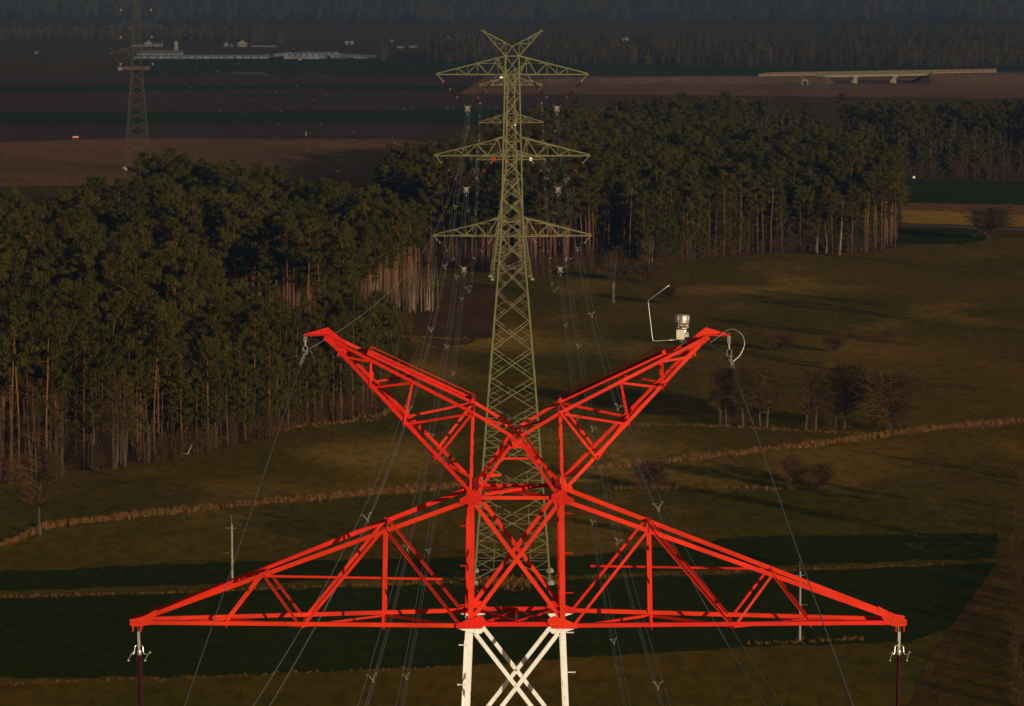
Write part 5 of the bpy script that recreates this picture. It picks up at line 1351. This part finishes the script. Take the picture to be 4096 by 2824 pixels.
def house(u, v, wpx, hpx, label, wall='wallw', roof='roofg', depth=8.0, gable=False, cat='house', kind='house', nwin=3, chimney=True, roof_f=0.42):
    p = gp(u, v); k = F/p.y; W = wpx/k; H = hpx/k; he = H*(1 - roof_f)
    t = empty(kind, (p.x, p.y, 0), rnd.uniform(-.15, .15)); tag(t, label, cat)
    mb = MB(); d = depth/2; hw = W/2
    if gable:      # gable end towards the camera
        mb.loft([[(-hw, y, 0), (hw, y, 0), (hw, y, he), (0, y, H), (-hw, y, he)] for y in (-d, d)])
        mb.build('wall', M[wall], t)
        r_ = MB()
        for s_ in (-1, 1): r_.loft([[(s_*(hw + 0.35), y, he - 0.15), (0, y, H + 0.16), (0, y, H + 0.40), (s_*(hw + 0.4), y, he + 0.05)] for y in (-d - 0.4, d + 0.4)])
    else:
        mb.loft([[(x, -d, 0), (x, d, 0), (x, d, he), (x, 0, H), (x, -d, he)] for x in (-hw, hw)])
        mb.build('wall', M[wall], t)
        r_ = MB()
        for s_ in (-1, 1): r_.loft([[(x, s_*(d + 0.35), he - 0.15), (x, 0, H + 0.16), (x, 0, H + 0.40), (x, s_*(d + 0.4), he + 0.05)] for x in (-hw - 0.4, hw + 0.4)])
    R_ = r_.build('roof', M[roof], t)
    if chimney: c = MB(); c.box((hw*0.3, 0.3, H + 0.5), (0.6, 0.6, 1.4)); c.build('chimney', M['roofb'], R_)
    for i in range(nwin):
        x = -hw + W*(i + 0.5)/nwin; wn = MB(); wn.box((x, -d - 0.02, min(1.9, he*0.6)), (min(1.3, W/nwin*0.5), 0.06, min(1.4, he*0.4))); wn.build('window', M['window'], t)
    return t
house(970, 186, 34, 24, 'largest white gabled house of the far farm row, right of the smaller one', gable=True)
house(906, 186, 16, 15, 'small white gabled house left of the largest one in the far farm row', gable=True, nwin=1)
house(925, 186, 10, 8, 'tiny white shed between the two gabled houses', cat='shed', kind='shed', nwin=1, chimney=False)
house(1055, 187, 98, 5, 'long low pale wall-like barn right of the largest gabled house', cat='barn', kind='barn', nwin=6, chimney=False)
house(594, 185, 30, 21, 'pale gabled house right behind the far left pylon', gable=True)
house(552, 185, 50, 9, 'low pale outbuilding just right of the far left pylon', cat='barn', kind='barn', chimney=False)
house(633, 185, 36, 12, 'row of pale garages with bright doors beside the gabled house', wall='wallc', cat='garage', kind='garage', nwin=4, chimney=False)
house(640, 219, 175, 17, 'long grey cow barn behind the strip greenhouses', wall='wallc', roof='roofg', cat='barn', kind='barn', depth=18, nwin=12, chimney=False, roof_f=0.6)
house(1938, 243, 24, 24, 'white gabled house at the wood edge left of the middle pylon top', gable=True, nwin=1)
house(1974, 244, 15, 9, 'low white annex right of the white gabled house', nwin=1, chimney=False)
house(1787, 156, 17, 13, 'pale house among trees at the upper centre left', gable=True, nwin=1)
house(1878, 155, 10, 9, 'tiny pale house left of the middle pylon peak', gable=True, nwin=1)
house(2503, 162, 24, 13, 'pale hipped house in the trees at the upper right of centre', gable=True, wall='wallc')
house(2568, 176, 10, 6, 'tiny white house right of the pale one in the trees', nwin=1)
house(1566, 168, 10, 10, 'small pale house in the village strip', nwin=1)
house(1652, 190, 30, 8, 'white low house with bright front in the village strip')
house(1602, 192, 26, 8, 'grey low house left of the bright fronted one', wall='wallc')
house(1730, 168, 22, 9, 'dull red roofed house in the village strip', wall='wallc', roof='roofred')
house(1199, 241, 12, 14, 'small yellow container in front of the ridged greenhouses', wall='wallc', cat='container', kind='container', nwin=1, chimney=False, roof_f=0.1, depth=3)
house(597, 231, 11, 10, 'small cream hut at the left end of the strip greenhouses', wall='wallc', cat='hut', kind='hut', nwin=1, chimney=False)
house(145, 214, 14, 9, 'lone small white hut in the fields at the upper left', cat='hut', kind='hut', nwin=1, chimney=False)
house(3360, 668, 40, 30, 'shed half hidden in the right-hand birches', wall='wallc', cat='shed', kind='shed', nwin=2, chimney=False) if False else None
for i, (u, lab) in enumerate(((1386, 'left one'), (1406, 'right one'))):
    p = gp(u, 179); k = F/p.y; mb = MB(); mb.lathe((0, 0, 0), (0, 0, 1), [(0, 1.0), (0.5, 1.0), (13/k*0.5, 1.4), (13/k*0.55, 2.1), (13/k, 2.1), (13/k*1.15, 0.6)], 12)
    o = mb.build('silo', M['wallw']); o.location = p; tag(o, 'pale round silo in the village strip, %s of the pair' % lab, 'silo')
p = gp(703, 203); mb = MB(); mb.lathe((0, 0, 0), (0, 0, 1), [(0, 2.0), (7.5, 2.0), (8.6, 0.4)], 12)
o = mb.build('silo', M['wallw']); o.location = p; tag(o, 'grey feed silo behind the cow barn', 'silo')
def greenhouse(u, v, wpx, hpx, skew, label, n=1):
    p = gp(u, v); k = F/p.y; W = wpx/k; H = hpx/k; t = empty('greenhouse', (p.x, p.y, 0)); tag(t, label, 'greenhouse', 'film greenhouses at the far farm')
    mb = MB(); n_ = 7; L = 60.0
    prof = [(-W/2 + W*i/n_, H*(0.35 + 0.65*math.sin(math.pi*i/n_)**0.8)) for i in range(n_ + 1)]
    ring = lambda dx, y: [(-W/2 + dx, y, 0)] + [(x + dx, y, z) for x, z in prof] + [(W/2 + dx, y, 0)]
    mb.loft([ring(0, 0), ring(skew, L)]); mb.build('film_cover', M['film'], t)
    d = MB(); d.box((0, -0.04, H*0.3), (W*0.25, 0.08, H*0.6)); d.build('door', M['roofg'], t)
for i in range(6): greenhouse(1146 + 23*i, 236, 22, 22, 14, 'ridged white film greenhouse in the close row of six, number %d from the left' % (i + 1) if False else 'ridged white film greenhouse, one of the close row right of the farm')
greenhouse(1103, 232, 22, 18, 8, 'white film greenhouse standing apart left of the close row')
for i in range(7): greenhouse(1330 + 22*i, 233 + (i > 3), 20, 13 - i, 5, 'low white film tunnel trailing off right of the close greenhouse row')
for i in range(17): greenhouse(548 + 31*i + (6 if i > 12 else 0), 235, 27, 10, 6, 'low film tunnel in the long strip below the cow barn')
# trailer and silage heap
p = gp(530, 284); t = empty('trailer', p); tag(t, 'faint orange and white trailer in the field behind the far left pylon', 'trailer')
mb = MB(); mb.box((3, 0, 2.0), (18, 2.6, 2.4)); mb.build('trailer_body', M['roofred'], t)
mb = MB(); mb.box((-8.2, 0, 1.6), (3, 2.5, 2.4)); mb.box((-9.3, 0, 1.0), (1.2, 2.4, 1.4)); mb.build('cab', M['wallw'], t)
for x in (-7.5, -2, 8, 10): q = MB(); q.lathe((x, -1.35, 0.5), (0, 1, 0), [(0, 0.5), (0.3, 0.5)], 12); q.build('wheel', M['black'], t)
p = gp(991, 297); mb = MB(); mb.loft([[(x, -3, 0), (x, 3, 0), (x, 2, 1.6*s_), (x, -2, 1.6*s_)] for x, s_ in ((-13, 0.3), (-10, 1), (10, 1), (13, 0.3))])
o = mb.build('silage_clamp', M['black']); o.location = p; tag(o, 'long dark silage heap in the far field left of centre', 'silage heap')
# motorway embankment and bridge
YB = 2334.0; kB = F/YB; bx = lambda u: (u - 2048)/kB
def zat(v): return at(2048, v, YB).z
zc = 3.9
def bank(u0, u1, z0, z1, e0, e1, nm):
    mb = MB(); x0, x1 = bx(u0), bx(u1)
    rings = []
    for x, z, e in ((x0 - e0, 0.15, 0), (x0, z0, 0), (x1, z1, 0), (x1 + e1, 0.15, 0)):
        rings.append([(x, YB - 2.2*z - 1, -0.2), (x, YB - 1, z), (x, YB + 22, z), (x, YB + 22 + 2.2*z, -0.2)])
    mb.loft(rings); o = mb.build('embankment', M['bank']); o['kind'] = 'structure'
bank(2180, 3296, 3.2, 4.6, 30, 7, 'a'); bank(3712, 5200, 6.0, 7.5, 9, 40, 'b')
mb = MB()
for a, b, za, zb in ((2180, 3292, 3.35, 4.75), (3716, 5200, 6.15, 7.65)): mb.add([(bx(a), YB, za), (bx(b), YB, zb), (bx(b), YB + 21, zb), (bx(a), YB + 21, za)], [(0, 1, 2, 3)])
o = mb.build('road', M['road']); o['kind'] = 'structure'
zd = lambda u: 4.2 + (u - 3031)*0.0026
BR = empty('bridge', (bx(3500), YB, 0)); tag(BR, 'motorway bridge with green railing and pale piers beyond the right-hand wood', 'bridge')
X = lambda u: bx(u) - bx(3500)
mb = MB(); mb.loft([[(X(u), -0.6, zd(u) - 1.1), (X(u), 22, zd(u) - 1.1), (X(u), 22, zd(u) + 0.1), (X(u), -0.6, zd(u) + 0.1)] for u in (3262, 3720)]); mb.build('deck', M['deck'], BR)
mb = MB(); mb.loft([[(X(u), -0.9, zd(u) + 0.12), (X(u), -0.75, zd(u) + 0.12), (X(u), -0.75, zd(u) + 0.8), (X(u), -0.9, zd(u) + 0.8)] for u in (3275, 3716)]); mb.build('railing', M['rail'], BR)
for u, w_ in ((3420, 1.0), (3576, 1.0)):
    mb = MB()
    for yy in (1.5, 11, 20): mb.loft([[(X(u) - a, yy - a*0.5, z), (X(u) + a, yy - a*0.5, z), (X(u) + a, yy + a*0.5, z), (X(u) - a, yy + a*0.5, z)] for a, z in ((1.1, -0.2), (0.85, zd(u) - 1.9))])
    mb.box((X(u), 10.7, zd(u) - 1.5), (3.4, 22.5, 0.8)); mb.build('pier', M['deck'], BR)
for u, s_ in ((3290, 1), (3705, -1)): mb = MB(); mb.box((X(u), 10.5, zd(u) - 2.2), (2.2, 22, 2.2)); mb.build('abutment', M['deck'], BR)
NW = empty('noise_barrier', (bx(3500), YB, 0)); tag(NW, 'long brown timber noise wall along the distant motorway at the upper right', 'noise wall')
n_ = 37
for i in range(n_):
    ua, ub = 3031 + 950*i/n_, 3031 + 950*(i + 1)/n_; za, zb_ = zd(ua) + 0.75, zd(ub) + 0.75
    mb = MB(); mb.loft([[(X(u), -1.2, z), (X(u), -1.0, z), (X(u), -1.0, z + (1.7 if i else 1.1)), (X(u), -1.2, z + (1.7 if i else 1.1))] for u, z in ((ua, za), (ub - 0.7, zb_))]); mb.build('wall_panel', M['noise'], NW)
mb = MB(); mb.loft([[(X(u), -1.25, z), (X(u), -0.95, z), (X(u), -0.95, z + 0.5), (X(u), -1.25, z + 0.5)] for u, z in ((3031, zd(3031) + 0.2), (3262, zd(3262) + 0.2))]); mb.build('concrete_base', M['deck'], NW)
mb = MB(); mb.loft([[(X(u), -1.25, z), (X(u), -0.95, z), (X(u), -0.95, z + 0.5), (X(u), -1.25, z + 0.5)] for u, z in ((3725, zd(3725) + 0.2), (3981, zd(3981) + 0.2))]); mb.build('concrete_base', M['deck'], NW)
sheet('pond', [(1785,193),(1800,191),(1900,193),(1945,197),(1900,198),(1790,197)], 'road', 0.12)
p = gp(3220, 340); mb = MB(); mb.loft([[(-2, y, 0), (-2, y, 2), (-1.2, y, 3.4), (1.2, y, 3.4), (2, y, 2), (2, y, 0), (1.4, y, 0), (1.4, y, 1.9), (0.9, y, 2.7), (-0.9, y, 2.7), (-1.4, y, 1.9), (-1.4, y, 0)] for y in (0, 3)])
o = mb.build('culvert_ring', M['deck']); o.location = p; tag(o, 'pale concrete culvert arch at the foot of the distant embankment', 'culvert')

# ------------------------------------------------------------------ air
mb = MB(); mb.box((0, 6500, 109), (9600, 14000, 222)); hz = mb.build('haze', None)
hm = bpy.data.materials.new('haze'); hm.use_nodes = True; ht = hm.node_tree; ht.nodes.remove(ht.nodes['Principled BSDF'])
pv = ht.nodes.new('ShaderNodeVolumePrincipled'); pv.inputs['Color'].default_value = (0.12, 0.215, 0.44, 1); pv.inputs['Density'].default_value = 8.5e-5; pv.inputs['Anisotropy'].default_value = 0.0
ht.links.new(pv.outputs[0], ht.nodes['Material Output'].inputs['Volume'])
hz.data.materials.clear(); hz.data.materials.append(hm); hz['kind'] = 'stuff'; tag(hz, 'thin bluish haze dimming the far fields and hills', 'haze')

# fallen pale log at the foot of the left wood
p = gp(748, 1818); mb = MB(); mb.tube([(0, 0, 0.1), (0.5, 0.2, 0.9), (0.75, 0.3, 1.6)], [0.14, 0.13, 0.10], 8); mb.tube([(-1.0, 0.1, 0.1), (0.3, 0, 0.12)], [0.1, 0.12], 8)
o = mb.build('broken_log', M['birch']); o.location = p; tag(o, 'short pale broken log leaning at the foot of the left-hand wood', 'log')
